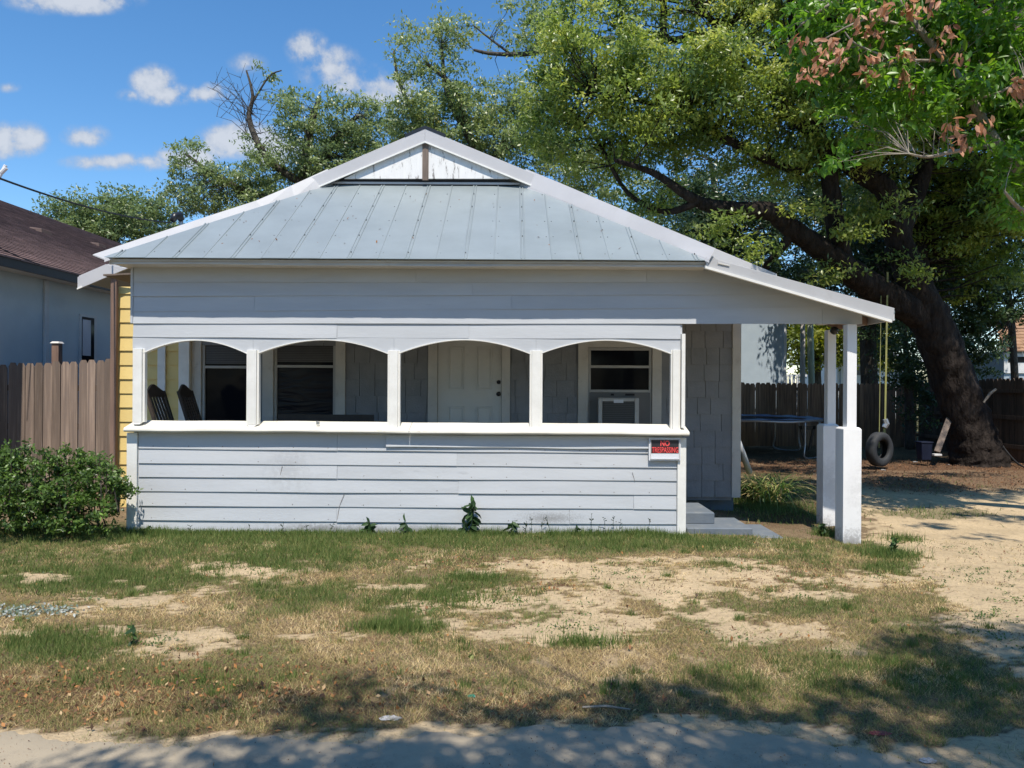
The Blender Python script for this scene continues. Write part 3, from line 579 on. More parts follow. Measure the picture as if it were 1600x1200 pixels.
oak_blobs = [(905,115,15,100,80,2.0),(1035,150,14.6,120,90,2.0),(1150,130,14.8,110,80,2.0),(965,230,15.2,95,55,1.6),(1115,220,14.8,80,40,1.3),(870,200,15.8,60,50,1.4),
    (1265,170,15,80,70,2.2),(1330,240,15.2,90,50,1.8),(1230,250,15,70,40,1.5),(1400,180,15.5,90,90,2),(1330,70,16,110,80,2.2),(1180,30,16.5,100,60,2.2,.7),(1050,40,16.5,90,50,2,.7),(920,20,16.5,90,45,2,.8),
    (1480,150,17,90,100,2),(1560,280,17,80,110,2),(1490,330,17,80,80,1.8),(1010,310,15,60,25,1.0),(1400,300,17.5,80,60,1.2),(1140,-50,17.5,250,50,2.0),(1130,350,13.9,40,18,.5,.7),(1205,385,14,40,22,.5,.7),(1250,325,14.2,45,22,.5,.8),(1330,375,14.5,40,25,.5,.7),(1395,335,14.8,40,30,.5,.8),(1290,430,14.6,35,22,.5,.7),(1440,400,15,35,35,.5,.8),(1450,-40,17,200,80,2.5),(1480,-170,12.5,150,70,1.6,.9),(1650,-120,12.5,150,80,1.6,.8),(1470,-260,13.5,170,60,1.8,1.2),(1600,-300,14,200,70,1.8,1.2),(1450,-90,14,260,60,2,1.1),(1500,-330,15,180,60,2,1.2),(1600,-200,15.5,220,90,2,1.2),(1440,330,17,70,40,1.2),(1530,420,17.6,70,50,1.2),(1350,340,17.5,50,40,1.2),(1650,100,14,60,120,2),(1570,80,17.5,90,110,2.2)]
t, n = make_tree('camphor_tree', 'huge dark tree with a leaning forked trunk spreading over the sandy back yard', 'tree', OB, oak_limbs, oak_blobs, 2.6, 62, .42, .115, .42, M['leaf_oak'], M['oakbark'], tint=(.0,1), up=1.3, twigr=.014, nlimb=22, maxd=2.6, dm=2.8, pm=2.05, gap=.22, tb=.7); NL['oak'] = n
# tree behind the roof, left part of the same mass, seen against the sky
tb_limbs = [[(720,640,24,.3),(735,400,24,.27),(745,300,24,.22),(740,230,24,.15),(700,150,24,.09),(690,70,24,.04)],
    [(744,300,24,.15),(790,220,23.5,.12),(850,160,23,.09),(880,100,23,.05)], [(745,280,24,.14),(660,200,24,.1),(625,130,24,.06),(615,80,24,.03)],
    [(740,230,24,.12),(710,140,23.6,.09),(668,100,23.5,.05)], [(760,260,23.5,.1),(830,210,23.3,.09),(900,240,23,.05)],
    [(960,60,22.5,.10),(880,72,22.8,.10),(822,84,23,.08),(770,84,23,.06),(740,78,23,.04)], [(800,86,23,.05),(765,60,23,.03),(740,40,23,.02)]]
tb_blobs = [(690,170,24,85,60,2.2),(640,110,24,38,50,1.5,.7),(700,75,24,45,55,1.6,.6),(745,110,24,40,50,1.3,.35),(715,45,24,50,30,1.3,.8),(660,60,24,35,30,1.2,.6),(770,185,23.6,60,50,2),(640,210,24,55,45,2),(830,180,23.3,60,55,2),(720,230,24,120,40,2),(860,240,23,90,50,2),
    (800,45,23,45,30,1.3,.5),(840,30,23,60,40,1.5),(930,300,22.5,90,50,2),(690,300,25,150,50,2),(1010,370,22,80,50,2)]
t, n = make_tree('leafy_tree', 'open sunlit tree rising straight behind the roof peak', 'tree', G(720,668), tb_limbs, tb_blobs, 1.5, 40, .42, .14, .45, M['leaf_mid'], M['greybark'], tint=(.3,1), up=1.4, twigr=.010, nlimb=7, maxd=4, group=None, dm=2.9, pm=1.8); NL['b'] = n
# left tree behind the roof
ta_limbs = [[(475,640,27,.34),(480,330,27,.30),(478,260,27,.22),(485,200,27,.14),(500,150,27,.06)],
    [(480,290,27,.16),(520,220,27,.12),(560,180,27,.07)], [(478,290,27,.18),(420,250,26.6,.13),(390,190,26.5,.10),(395,150,26.5,.06),(385,110,26.5,.03)],
    [(470,320,27,.16),(390,300,26.5,.12),(330,270,26.4,.08),(290,240,26.4,.05)], [(395,160,26.5,.04),(420,120,26.5,.03),(440,110,26.5,.02)]]
ta_blobs = [(490,200,27,60,45,2.2,1),(555,200,27,55,50,2.2),(440,260,26.8,80,45,2.2),(330,260,26.5,55,40,1.8),(300,225,26.5,28,18,.9),(370,310,26.5,80,35,2),(540,260,27,70,45,2),(600,240,27.5,40,50,2),(430,180,27,35,40,1.3,.6),
    (420,115,26.5,28,14,.6,.7),(440,145,26.5,22,20,.8,.7),(300,310,26.5,60,30,1.5),(480,330,27,120,30,2),(390,200,26.6,18,22,.8,.8),(275,268,26.5,16,10,.6)]
t, n = make_tree('leafy_tree', 'grey green tree with a bare twiggy top behind the left slope of the roof', 'tree', G(475,663), ta_limbs, ta_blobs, 1.3, 34, .42, .15, .42, M['leaf_mid'], M['greybark'], tint=(.15,.85), up=1.2, twigr=.010, nlimb=7, maxd=4, gap=.25, dm=3.6, pm=2.0); NL['a'] = n
bt = MB()   # bare twigs at its top
for k in range(24):
    a = P(395+random.uniform(-12,14), random.uniform(165,215), 26.5); e = P(random.uniform(322,432), random.uniform(112,200), 26.5+random.uniform(-.6,.6))
    m_ = a.lerp(e, .5)+Vector((random.uniform(-.2,.2), 0, random.uniform(-.1,.3))); bt.tube([a, m_, e], [.014,.009,.004], 4, False)
    for j in range(2):
        f_ = m_.lerp(e, random.random()); bt.tube([f_, f_+Vector((random.uniform(-.5,.5), random.uniform(-.3,.3), random.uniform(.1,.6)))], [.010,.005], 4, False)
bt.build('bare_twigs', M['greybark'], t, kind='stuff')
# low tree at far left
t, n = make_tree('leafy_tree', 'low rounded tree behind the brown shingle roof at far left', 'tree', G(170,640), [[(170,640,38,.3),(172,400,38,.25),(175,340,38,.15),(180,310,38,.06)], [(172,380,38,.12),(120,340,38,.07),(90,330,38,.04)], [(172,380,38,.12),(220,340,38,.07),(250,325,38,.04)]],
    [(120,345,38,50,35,2.5),(180,330,38,60,38,2.5),(235,345,38,45,42,2.5),(160,380,38,110,40,2.5),(80,335,38,25,14,1.2,.6),(240,318,38,22,16,1.2,.6)], .9, 30, .55, .2, .42, M['leaf_mid'], M['greybark'], tint=(.1,.8), up=.7, nlimb=6, maxd=5, dm=3.5, pm=2.2); NL['e'] = n
# dark evergreens beyond and along the back fence
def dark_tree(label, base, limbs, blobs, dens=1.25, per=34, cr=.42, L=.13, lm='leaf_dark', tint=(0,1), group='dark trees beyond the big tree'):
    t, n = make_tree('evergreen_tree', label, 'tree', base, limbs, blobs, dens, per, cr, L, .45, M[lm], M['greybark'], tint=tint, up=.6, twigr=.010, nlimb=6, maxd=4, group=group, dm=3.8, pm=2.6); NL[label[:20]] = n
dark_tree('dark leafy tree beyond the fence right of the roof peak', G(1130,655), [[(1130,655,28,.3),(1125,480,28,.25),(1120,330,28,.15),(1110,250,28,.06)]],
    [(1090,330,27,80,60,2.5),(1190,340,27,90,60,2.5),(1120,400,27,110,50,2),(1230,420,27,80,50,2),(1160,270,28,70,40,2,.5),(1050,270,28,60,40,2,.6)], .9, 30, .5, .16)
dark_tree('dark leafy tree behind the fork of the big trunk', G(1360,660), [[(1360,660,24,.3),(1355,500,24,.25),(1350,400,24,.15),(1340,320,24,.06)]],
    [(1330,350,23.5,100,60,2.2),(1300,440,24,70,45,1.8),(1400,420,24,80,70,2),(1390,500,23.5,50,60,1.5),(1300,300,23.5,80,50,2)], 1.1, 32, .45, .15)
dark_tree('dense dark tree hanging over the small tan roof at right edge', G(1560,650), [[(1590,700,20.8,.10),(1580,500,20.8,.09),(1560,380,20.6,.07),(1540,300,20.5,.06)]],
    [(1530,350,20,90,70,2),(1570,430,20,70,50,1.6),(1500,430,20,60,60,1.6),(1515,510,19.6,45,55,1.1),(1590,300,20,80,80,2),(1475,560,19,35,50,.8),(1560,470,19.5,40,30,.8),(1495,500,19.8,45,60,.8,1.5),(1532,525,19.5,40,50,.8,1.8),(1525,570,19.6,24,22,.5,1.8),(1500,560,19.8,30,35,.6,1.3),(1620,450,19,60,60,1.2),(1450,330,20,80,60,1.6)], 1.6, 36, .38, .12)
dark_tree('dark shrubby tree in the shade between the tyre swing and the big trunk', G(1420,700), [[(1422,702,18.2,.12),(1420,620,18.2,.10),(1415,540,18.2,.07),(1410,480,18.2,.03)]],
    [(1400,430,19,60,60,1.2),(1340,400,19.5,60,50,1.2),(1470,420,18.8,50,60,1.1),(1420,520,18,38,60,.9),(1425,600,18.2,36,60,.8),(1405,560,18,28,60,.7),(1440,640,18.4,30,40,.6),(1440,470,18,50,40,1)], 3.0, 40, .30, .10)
dark_tree('yellow green tree in sunlight beyond the grey poles', G(1270,645), [[(1275,645,34,.3),(1275,560,34,.22),(1275,500,34,.12),(1270,450,34,.06)]],
    [(1250,540,33,50,40,2),(1300,530,33,60,45,2),(1360,540,35,60,40,2),(1330,500,34,60,30,2),(1250,490,34,60,40,2)], .75, 30, .55, .2, 'leaf_yellow', (.0,1), 'trees beyond the back fence')

# near tree on the right with brown dead leaves
near_limbs = [[(1790,842,9.40,0.1728),(1740,560,9.40,0.1440),(1680,400,9.20,0.1224),(1625,300,9.10,0.0936),(1590,262,9.10,0.0720),(1545,205,9.00,0.0612),(1510,140,9.00,0.0504),(1470,85,8.90,0.0432),(1420,25,8.90,0.0360),(1385,-30,8.80,0.0252)],
    [(1605,275,9.10,0.0792),(1590,215,9.20,0.0648),(1575,170,9.30,0.0540),(1530,100,9.50,0.0360),(1500,40,9.60,0.0216)],
    [(1560,225,9.05,0.0360),(1500,235,8.80,0.0252),(1450,245,8.70,0.0180),(1420,240,8.60,0.0108)],
    [(1480,95,8.90,0.0216),(1400,92,8.70,0.0158),(1340,70,8.60,0.0108),(1320,50,8.60,0.0072)], [(1500,160,9.00,0.0180),(1560,145,8.70,0.0144),(1600,120,8.60,0.0086)],
    [(1440,50,8.90,0.0216),(1360,30,8.70,0.0144),(1290,60,8.60,0.0086)], [(1650,340,9.10,0.0504),(1600,330,8.70,0.0288),(1570,300,8.50,0.0144)], [(1405,5,8.90,0.0288),(1330,-10,8.80,0.0216),(1250,40,8.70,0.0108)]]
def wb(a, b_, rx_, ry_, z, w=1.0):
    q = G(a, b_); x_, y_ = q.x+sv.x/sv.z*z, q.y+sv.y/sv.z*z; k_ = F/y_
    return (800+x_*k_, 600-(z-CH)*k_, y_, rx_*q.y/F*k_, .28*k_, ry_*q.y**2/(F*CH), w)
near_blobs = [wb(1250,735,130,8,8.0),wb(1400,750,90,6,8.2),wb(1500,772,110,8,8),wb(1380,782,100,7,7.8),wb(1560,802,70,7,8),wb(1460,815,60,4,7.6),wb(1590,766,50,6,8.3),wb(1310,765,60,6,8),wb(1210,718,80,8,8.4),wb(1480,742,90,3,8.4),wb(1545,832,40,4,7.6),wb(1180,700,60,8,8.6),
    (1270,50,9,45,50,.55),(1350,40,9,70,40,.6),(1450,60,9.1,80,55,.6),(1550,60,9.2,80,70,.7),(1300,110,9,60,35,.5),(1380,140,9,70,40,.6),(1480,150,9,70,50,.6),(1570,160,9,60,60,.6),
    (1310,165,9,40,22,.4,.8),(1370,190,9,50,25,.4,.9),(1440,190,9,50,25,.45,.8),(1300,250,8.9,22,18,.3,1),(1335,225,9,22,20,.3,.8),(1490,225,8.9,45,25,.4,.6),(1580,250,8.8,40,35,.4,.9),(1560,300,8.8,35,25,.4,.7),(1595,345,8.8,25,35,.3,.8),(1400,-30,9.3,200,40,.6),(1680,60,9.4,80,150,.9),(1640,200,9,60,120,.8)]
t, n = make_tree('shade_tree', 'near tree at right edge with bright green leaves and clusters of dead brown ones', 'tree', G(1790,845), near_limbs, near_blobs, 26, 15, .17, .125, .42, M['leaf_near'], M['palebark'], tint=(0,1), up=.5, droop=.55, twigr=.006, shape=2, nlimb=9, maxd=1.6, flat=.8, dm=2.6, pm=1.6); NL['near'] = n
dead = []
for (a, b_) in [(1250,62),(1292,78),(1312,84),(1262,112),(1290,108),(1358,88),(1352,112),(1370,115),(1345,44),(1358,36),(1385,10),(1425,20),(1410,80),(1418,78),(1468,74),(1425,132),(1410,120),(1500,90),(1485,195),(1532,192),(1592,140),(1452,2),(1480,48),(1366,52),(1335,22),(1590,135),(1300,66),(1420,5),(1505,220),(1275,100)]:
    c = np.array(P(a, b_, random.uniform(8.25, 8.7))); k = random.randint(9, 16); dead.append(c+RNG.normal(size=(k, 3))*np.array([.055,.05,.05]))
dead = np.concatenate(dead); leaf_cloud('dead_leaves', dead, RNG.uniform(.08,.14,len(dead)), RNG.uniform(.04,.065,len(dead)), M['leaf_dead'], t, RNG.random(len(dead)), up=.1, droop=1.6, shape=2)
# street tree behind the camera whose shade falls on the road
st_limbs = [[(0,0,0,0)]]
def world_tree(name, label, base, path, blobs, dens, per, cr, L, lm, bm):
    t = thing(name, label, 'tree', base); tr = MB(); pth = spline([p[:3] for p in path], 5); rr = np.interp(np.linspace(0, len(path)-1, len(pth)), range(len(path)), [p[3] for p in path]); tr.tube(pth, list(rr), 10, True, .1); tr.build('trunk', bm, t, smooth=True)
    cl = []
    for (x_, y_, z_, a, b_, c) in blobs:
        n_ = int(dens*a*b_*c*4.19); u_ = RNG.normal(size=(n_, 3)); u_ /= np.linalg.norm(u_, axis=1)[:, None]; cl.append(np.array([x_, y_, z_])+u_*(RNG.random(n_)**.42)[:, None]*np.array([a, b_, c]))
    cl = np.concatenate(cl); mb = MB(); anc = list(zip(pth[len(pth)//2:], rr[len(pth)//2:]))
    for (x_, y_, z_, a, b_, c) in blobs:
        s0 = pth[int(len(pth)*.6)]; q = spline([s0, s0.lerp(Vector((x_, y_, z_)), .5)+Vector((0,0,.3)), Vector((x_, y_, z_))], 5); mb.tube(q, list(np.linspace(.035, .01, len(q))), 6, False); anc += [(p_, .03) for p_ in q[3:]]
    twigs(mb, cl, anc, .015, maxd=3); mb.build('branches', bm, t, smooth=True)
    C, out, bs = foliage(cl, per, cr); m = len(C); leaf_cloud('crown', C, RNG.uniform(.7,1.2,m)*L, RNG.uniform(.7,1.2,m)*L*.45, lm, t, RNG.random(m), up=.8, out=out)
    return m
SH = 1/math.tan(SUN_EL)
def over(px_, py_, z):      # the spot at height z above which the sun lies for ground point px, py
    q = G(px_, py_); return (q.x+sv.x/sv.z*z, q.y+sv.y/sv.z*z, z)
sb = []
for (a, b_, z, rx_, ry_, rz_) in [(740,1013,6.4,.28,.035,.2),(830,1023,6.4,.28,.04,.2),(980,1040,6.4,.4,.07,.25),(1100,1052,6.3,.35,.08,.25),(690,1075,6.2,.2,.05,.2),(1400,1050,6.4,.42,.12,.3),(1520,1075,6.4,.45,.18,.35),(1280,1068,6.2,.42,.13,.3),(1590,1040,6.6,.35,.2,.4),(1420,1115,6.3,.3,.10,.3),(1560,1130,6.3,.4,.10,.3),(1080,1085,6.3,.5,.14,.3),(1230,1110,6.2,.2,.06,.2),(880,1085,6.3,.40,.16,.3),(1000,1060,6.3,.35,.10,.3),(900,1120,6.0,.35,.12,.3),
                           (660,1100,6.1,.22,.12,.25),(480,1172,5.6,.30,.10,.3),(640,1170,5.8,.5,.22,.3),(960,1110,6.0,.4,.08,.25),(1180,1170,5.8,.4,.12,.3),(850,1170,5.7,.4,.16,.3),(1050,1165,5.8,.45,.15,.3),(200,1195,5.6,.5,.16,.3),(1350,1110,6.2,.35,.15,.3),
                           (1180,1150,5.8,.3,.13,.3),(1300,1190,5.8,.6,.15,.3),(1500,1180,6,.5,.14,.3),(700,1052,6.4,.25,.06,.2),(760,1210,5.8,.6,.2,.3),(560,1140,5.8,.25,.04,.2)]:
    q = over(a, b_, z); sb.append((*q, rx_, ry_, rz_))
sb += [(1.5,-.6,6.8,1.8,1.2,1.0),(3.6,0,7.2,1.6,1.5,1.2),(-.6,-.5,6.4,1.5,1.2,.9),(4.2,-1.5,6.6,1.6,1.3,1.0)]
n = world_tree('street_tree', 'tree behind the viewpoint whose crown shades the road edge', (3.2,-2.2,0), [(3.2,-2.2,-.05,.3),(3.1,-2.0,1.5,.24),(2.9,-1.6,3.2,.2),(2.4,-1,4.8,.15),(2.0,-.3,6.2,.08)], sb, 22, 46, .19, .09, M['leaf_dark'], M['oakbark']); NL['street'] = n
# unseen trees across the road, added to block sky and ground light
for (x_, y_, h_) in ((-22,-9,9),(-15,-11,9),(-8,-12,10),(-1,-13,11),(6,-12,10),(13,-11,9.5),(20,-9,9)):
    n = world_tree('sky_blocking_tree', 'dark leafy tree added in a row behind the viewpoint to cut skylight', (x_, y_, 0), [(x_,y_,-.05,.35),(x_+.2,y_,2,.28),(x_,y_+.1,4,.2),(x_+.1,y_,h_*.7,.1)], [(x_,y_,h_*.62,3.6,2.6,h_*.34),(x_-1.5,y_,h_*.4,3,2,h_*.25),(x_+1.8,y_,h_*.35,3,2,h_*.22)], .35, 26, 1.0, .42, M['leaf_dark'], M['oakbark'])
    NL['far'] = n
for o_ in COL.objects:
    if o_.name.startswith('sky_blocking_tree'): o_['group'] = 'trees across the road'; n_t = int(o_.name.split('.')[1]) if '.' in o_.name else 0; o_['label'] = ['westernmost','second from the west','third from the west','middle one','third from the east','second from the east','easternmost'][n_t]+' of the dark unseen trees added across the road to cut skylight'

exec_parts = True
# ------------------------------------------------------------------ the house
FY = 8.40
H = thing('porch_house', 'single storey blue grey house with a wide arched front porch and metal roof', 'house', (-1.2, 8.4, 0))
def hz(yl, yr, X, xl=216, xr=1058, Y=FY):
    a = P(xl, yl, Y); b_ = P(xr, yr, Y); return a.z+(b_.z-a.z)*(X-a.x)/(b_.x-a.x)
def siding(name, xL, xR, top, bot, Y, m, parent, seg=14, thick=.011, tilt=.014, wav=.0014, seed=0, rake=None):
    """one lapped board; top/bot are functions of X"""
    mb = MB(); n = seg; ph = random.uniform(0, 6); ph2 = random.uniform(0, 6); vs = []; fs = []
    for i in range(n+1):
        X = xL+(xR-xL)*i/n; w = wav*math.sin(X*2.1+ph)+wav*.7*math.sin(X*4.7+ph2); wy = wav*1.6*math.sin(X*1.7+ph2)
        zt = top(X)+.012; zb = bot(X)+w
        if rake:
            zt = min(zt, rake(X)); zb = min(zb, zt-.004)
        yt = Y-.003; yb = Y-.003-tilt+wy-(0 if not rake else 0)
        vs += [(X, yt, zt), (X, yb, zb), (X, yb+thick, zb), (X, yt+thick*.6, zt)]
    for i in range(n):
        a = i*4; b_ = a+4
        fs += [(a, b_, b_+1, a+1), (a+1, b_+1, b_+2, a+2), (a+2, b_+2, b_+3, a+3), (a+3, b_+3, b_, a)]
    fs += [(0,1,2,3), (n*4+3, n*4+2, n*4+1, n*4)]
    mb.add(vs, fs); return mb.build(name, m, parent)
XL = P(207,600,FY).x; XR = P(1066,600,FY).x
def split_board(rowt, rowb, xL, xR, joints, **kw):
    e = [xL]+joints+[xR]
    for a, b_ in zip(e[:-1], e[1:]):
        off = random.uniform(-.003, .003)
        siding('siding_board', a+.0015, b_-.0015, rowt, lambda X, o=off: rowb(X)+o, FY-random.uniform(0, .0025), M['blue'], H, **kw)
# lower wall
xl0 = P(217,760,FY).x; xr0 = P(1057,760,FY).x
low = [(676,684),(700.5,709),(723,730.5),(745,751),(767.5,772.8),(790,795.5),(812.5,819),(840,846)]
jl = [[527],[720],[],[525,715],[870],[527],[985],[]]
jl = [[527],[714],[527],[716],[990],[527,890],[1027],[440]]
for k in range(7):
    (a, b_), (c, d) = low[k], low[k+1]
    split_board(lambda X, a=a, b_=b_: hz(a, b_, X), lambda X, c=c, d=d: hz(c, d, X), xl0, xr0, [P(j, 760, FY).x for j in jl[k]])
siding('siding_board', P(604,690,FY).x, P(1020,690,FY).x, lambda X: hz(679,684,X), lambda X: hz(695,701,X), FY-.021, M['blue'], H, wav=.004)
# upper rows, shaded by the eave
rk = lambda X: P(1103,418,FY).z+(X-P(1103,418,FY).x)*-.291+.06
XE = P(1346,500,FY).x
up = [(413,413),(441,441),(463,461),(487,482),(505.5,506)]
uj = [[650,1010],[738],[398,799],[1284]]
xu0 = P(209,450,FY).x
for k in range(4):
    (a, b_), (c, d) = up[k], up[k+1]
    e = [xu0]+[P(j, 460, FY).x for j in uj[k]]+[XE]
    for p_, q_ in zip(e[:-1], e[1:]):
        xend = q_
        if q_ == XE:
            zb = hz(c, d, XE); xend = min(XE, P(1103,418,FY).x+(P(1103,418,FY).z+.05-zb)/.291)
        siding('siding_board', p_+.0015, xend-.0015, lambda X, a=a, b_=b_: hz(a, b_, X), lambda X, c=c, d=d: hz(c, d, X)+(.0), FY-random.uniform(0,.002)-(.004 if k == 3 else 0), M['blue'], H, rake=rk, seg=18, tilt=.011)
split_board(lambda X: hz(505.5,506,X), lambda X: hz(527,529.5,X), xu0, P(1063,515,FY).x, [P(527,515,FY).x, P(733,515,FY).x], wav=.003)
# sheathing behind the boards
mb = MB(); zs0 = P(640,529,FY).z; zs1 = P(640,414,FY).z
mb.box(xu0, P(1066,500,FY).x, FY+.002, FY+.09, zs0+.004, zs1); mb.build('porch_header', M['blue'], H)
mb = MB(); a = P(1066,505,FY); b_ = P(1345,506,FY); z1 = a.z
mb.prism([(a.x+.002,FY+.01,z1+.004),(b_.x,FY+.01,z1+.004),(b_.x,FY+.01,rk(b_.x)-.02),(P(1110,420,FY).x,FY+.01,rk(P(1110,420,FY).x)-.02),(a.x+.002,FY+.01,zs1)], (0,.08,0)); mb.build('gable_backing', M['blue'], H)
mb = MB(); mb.box(xl0-.06, xr0+.06, FY+.002, FY+.10, -.12, P(640,672,FY).z); mb.build('knee_wall', M['blue'], H)
mb = MB(); mb.box(XL, XL+.1, FY+.1, 10.05, -.1, P(640,676,FY).z-.02); mb.build('knee_wall', M['blue'], H)
nl = MB()
for k in range(7):
    (a, b_), (c, d) = low[k], low[k+1]
    for X in np.arange(xl0+.15, xr0-.05, .406):
        for dx in (0,):
            X_ = X+random.uniform(-.02,.02); z_ = hz(c, d, X_)+.028+random.uniform(-.004,.004)
            if random.random() < .8: nl.box(X_-.004, X_+.004, FY-.0185, FY-.010, z_-.004, z_+.004)
nl.build('nail_heads', M['oldwood'], H, kind='stuff')
ck = MB()
for (p_, q_) in (((538,771),(530,792)),((530,792),(527,812)),((988,738),(992,752)),((441,728),(438,742))):
    a = P(*p_, FY-.0175); b_ = P(*q_, FY-.0175); ck.beam(a, b_, .003, .004, up=(0,1,0))
ck.build('paint_cracks', M['oldwood'], H, kind='stuff')
# corner boards
mb = MB(); mb.box(P(200,750,FY).x, P(216,750,FY).x, FY-.035, FY+.05, -.10, P(216,676,FY).z); mb.build('corner_board', M['white'], H, bevel=.003)
mb = MB(); mb.box(P(1057.5,750,FY).x, P(1071,750,FY).x, FY-.035, FY+.05, -.12, P(1058,684,FY).z); mb.build('corner_board', M['white'], H, bevel=.003)
# rail (sloping sill with a bull nose)
def sill(xa, xb, joint=False):
    mb = MB(); vs = []; fs = []; n = 24
    prof = [(8.56, 0.070), (8.30, .0), (8.285, -.012), (8.282, -.030), (8.292, -.045), (8.33, -.050), (8.38, -.048), (8.38, -.02), (8.56, .0)]
    for i in range(n+1):
        X = xa+(xb-xa)*i/n; zt = hz(668, 674.5, X, Y=8.30)+.003*math.sin(X*1.9)+.0015*math.sin(X*7)
        vs += [(X, y_, zt+z_) for y_, z_ in prof]
    k = len(prof)
    for i in range(n):
        for j in range(k): fs.append((i*k+j, i*k+(j+1)%k, (i+1)*k+(j+1)%k, (i+1)*k+j))
    fs += [tuple(range(k)), tuple(n*k+j for j in range(k-1, -1, -1))]
    mb.add(vs, fs); mb.build('porch_rail', M['sill'], H)
sill(P(194,668,8.3).x, P(639,668,8.3).x); sill(P(639.6,668,8.3).x, P(1077,668,8.3).x)
# columns
colx = [(208,228,658,547),(385.5,406,662,549),(605.5,626,667,550),(827,848,668.5,550),(1047,1063,671,549)]
for i, (a, b_, yb, yt) in enumerate(colx):
    xa = P(a+.5, 600, FY).x; xb = P(b_-.5, 600, FY).x; zb = P((a+b_)/2, yb, FY-.02).z-.01; zt = P((a+b_)/2, yt-2, FY).z
    mb = MB(); w = (xb-xa)
    mb.box(xa+w*.17, xb-w*.17, FY-.045, FY+.055, zb, zt)
    mb.box(xa, xa+w*.168, FY-.02, FY+.04, zb, zt); mb.box(xb-w*.168, xb, FY-.02, FY+.04, zb, zt)
    c = mb.build('porch_column', M['white'], H, bevel=.002)
    fb = MB(); fb.prism([(xa+w*.1, FY-.04, zb+.002),(xb-w*.1, FY-.04, zb+.002),(xb-w*.3, FY-.055, zb-.025),(xa+w*.3, FY-.055, zb-.025)], (0,.03,0)); fb.build('base_shim', M['fascia'], c)
mb = MB(); mb.box(P(1063.5,600,FY).x, P(1069,600,FY).x, FY-.05, FY+.05, P(1065,668,FY).z, P(1065,522,FY).z); mb.build('corner_board', M['white'], H)
# arched valance: one board per bay pair, cut by arcs
arcs = [(224,387.5,551.5,530.5),(404.5,607.5,551.5,530),(624,829,551.5,530),(846,1049,551.5,530.5)]
for i, (a, b_, ysp, ypk) in enumerate(arcs):
    L_ = 208 if i == 0 else (arcs[i-1][1]+a)/2; R_ = 1063 if i == 3 else (b_+arcs[i+1][0])/2
    xa = P(a, 550, FY).x; xb = P(b_, 550, FY).x; zs = P((a+b_)/2, ysp, FY).z; zp = P((a+b_)/2, ypk, FY).z; zt = P((a+b_)/2, 527, FY).z
    x0 = P(L_, 550, FY).x+.001; x1 = P(R_, 550, FY).x-.001
    def az(t): # flattened arch
        q = abs(2*t-1); return zs+(zp-zs)*(1-q**1.9)
    mb = MB(); n = 28; y0, y1 = FY-.012, FY+.012; bt_ = zs-.004
    X = [x0, xa]+[xa+(xb-xa)*k/n for k in range(1, n)]+[xb, x1]; Z = [bt_, bt_]+[az(k/n) for k in range(1, n)]+[bt_, bt_]
    vs = []; fs = []
    for x_, z_ in zip(X, Z): vs += [(x_, y0, zt), (x_, y0, z_), (x_, y1, z_), (x_, y1, zt)]
    for k in range(len(X)-1):
        p_ = k*4; fs += [(p_, p_+4, p_+5, p_+1), (p_+1, p_+5, p_+6, p_+2), (p_+2, p_+6, p_+7, p_+3), (p_+3, p_+7, p_+4, p_)]
    m_ = len(X)-1; fs += [(0,1,2,3), (m_*4+3, m_*4+2, m_*4+1, m_*4)]
    mb.add(vs, fs); ar = mb.build('arch_board', M['blue'], H)
    # thin strip bent under the arch
    mb = MB(); vs = []; fs = []
    for k in range(n+1):
        x_ = xa+(xb-xa)*k/n; z_ = az(k/n); vs += [(x_, FY-.022, z_-.001), (x_, FY-.022, z_-.012), (x_, FY+.06, z_-.012), (x_, FY+.06, z_-.001)]
    for k in range(n):
        p_ = k*4; fs += [(p_, p_+4, p_+5, p_+1), (p_+1, p_+5, p_+6, p_+2), (p_+2, p_+6, p_+7, p_+3), (p_+3, p_+7, p_+4, p_)]
    fs += [(0,1,2,3), (n*4+3, n*4+2, n*4+1, n*4)]
    mb.add(vs, fs); mb.build('arch_trim', M['white'], H)
    if i:
        pass
# eave fascia and soffit
eL = P(166,408,8.1); eR = P(1108,409,8.1)
zE = P(640,404.5,8.08).z; zEl = P(640,414.5,8.1).z
mb = MB(); n = 30; vs = []; fs = []
for k in range(n+1):
    X = eL.x+.02+(eR.x-eL.x-.02)*k/n; w = .004*math.sin(X*1.3)+.003*math.sin(X*3.1); vs += [(X,8.125,zE-.012+w),(X,8.115+.004*math.sin(X*2.2),zEl+w),(X,8.145,zEl+w),(X,8.155,zE-.012+w)]
for k in range(n):
    p_ = k*4; fs += [(p_, p_+4, p_+5, p_+1), (p_+1, p_+5, p_+6, p_+2), (p_+2, p_+6, p_+7, p_+3), (p_+3, p_+7, p_+4, p_)]
fs += [(0,1,2,3), (n*4+3, n*4+2, n*4+1, n*4)]
mb.add(vs, fs); fa = mb.build('eave_fascia', M['fascia'], H)
mb = MB(); mb.box(P(620,410,8.1).x, P(960,410,8.1).x, 8.108, 8.114, zE-.022, zE-.010); mb.box(P(813,410,8.1).x, P(1100,410,8.1).x, 8.108, 8.113, zE-.036, zE-.024); mb.build('drip_edge', M['trim'], H, kind='stuff')
mb = MB(); mb.box(eL.x+.05, eR.x, 8.158, FY+.09, zEl+.006, zEl+.018); mb.build('soffit', M['fascia'], H)
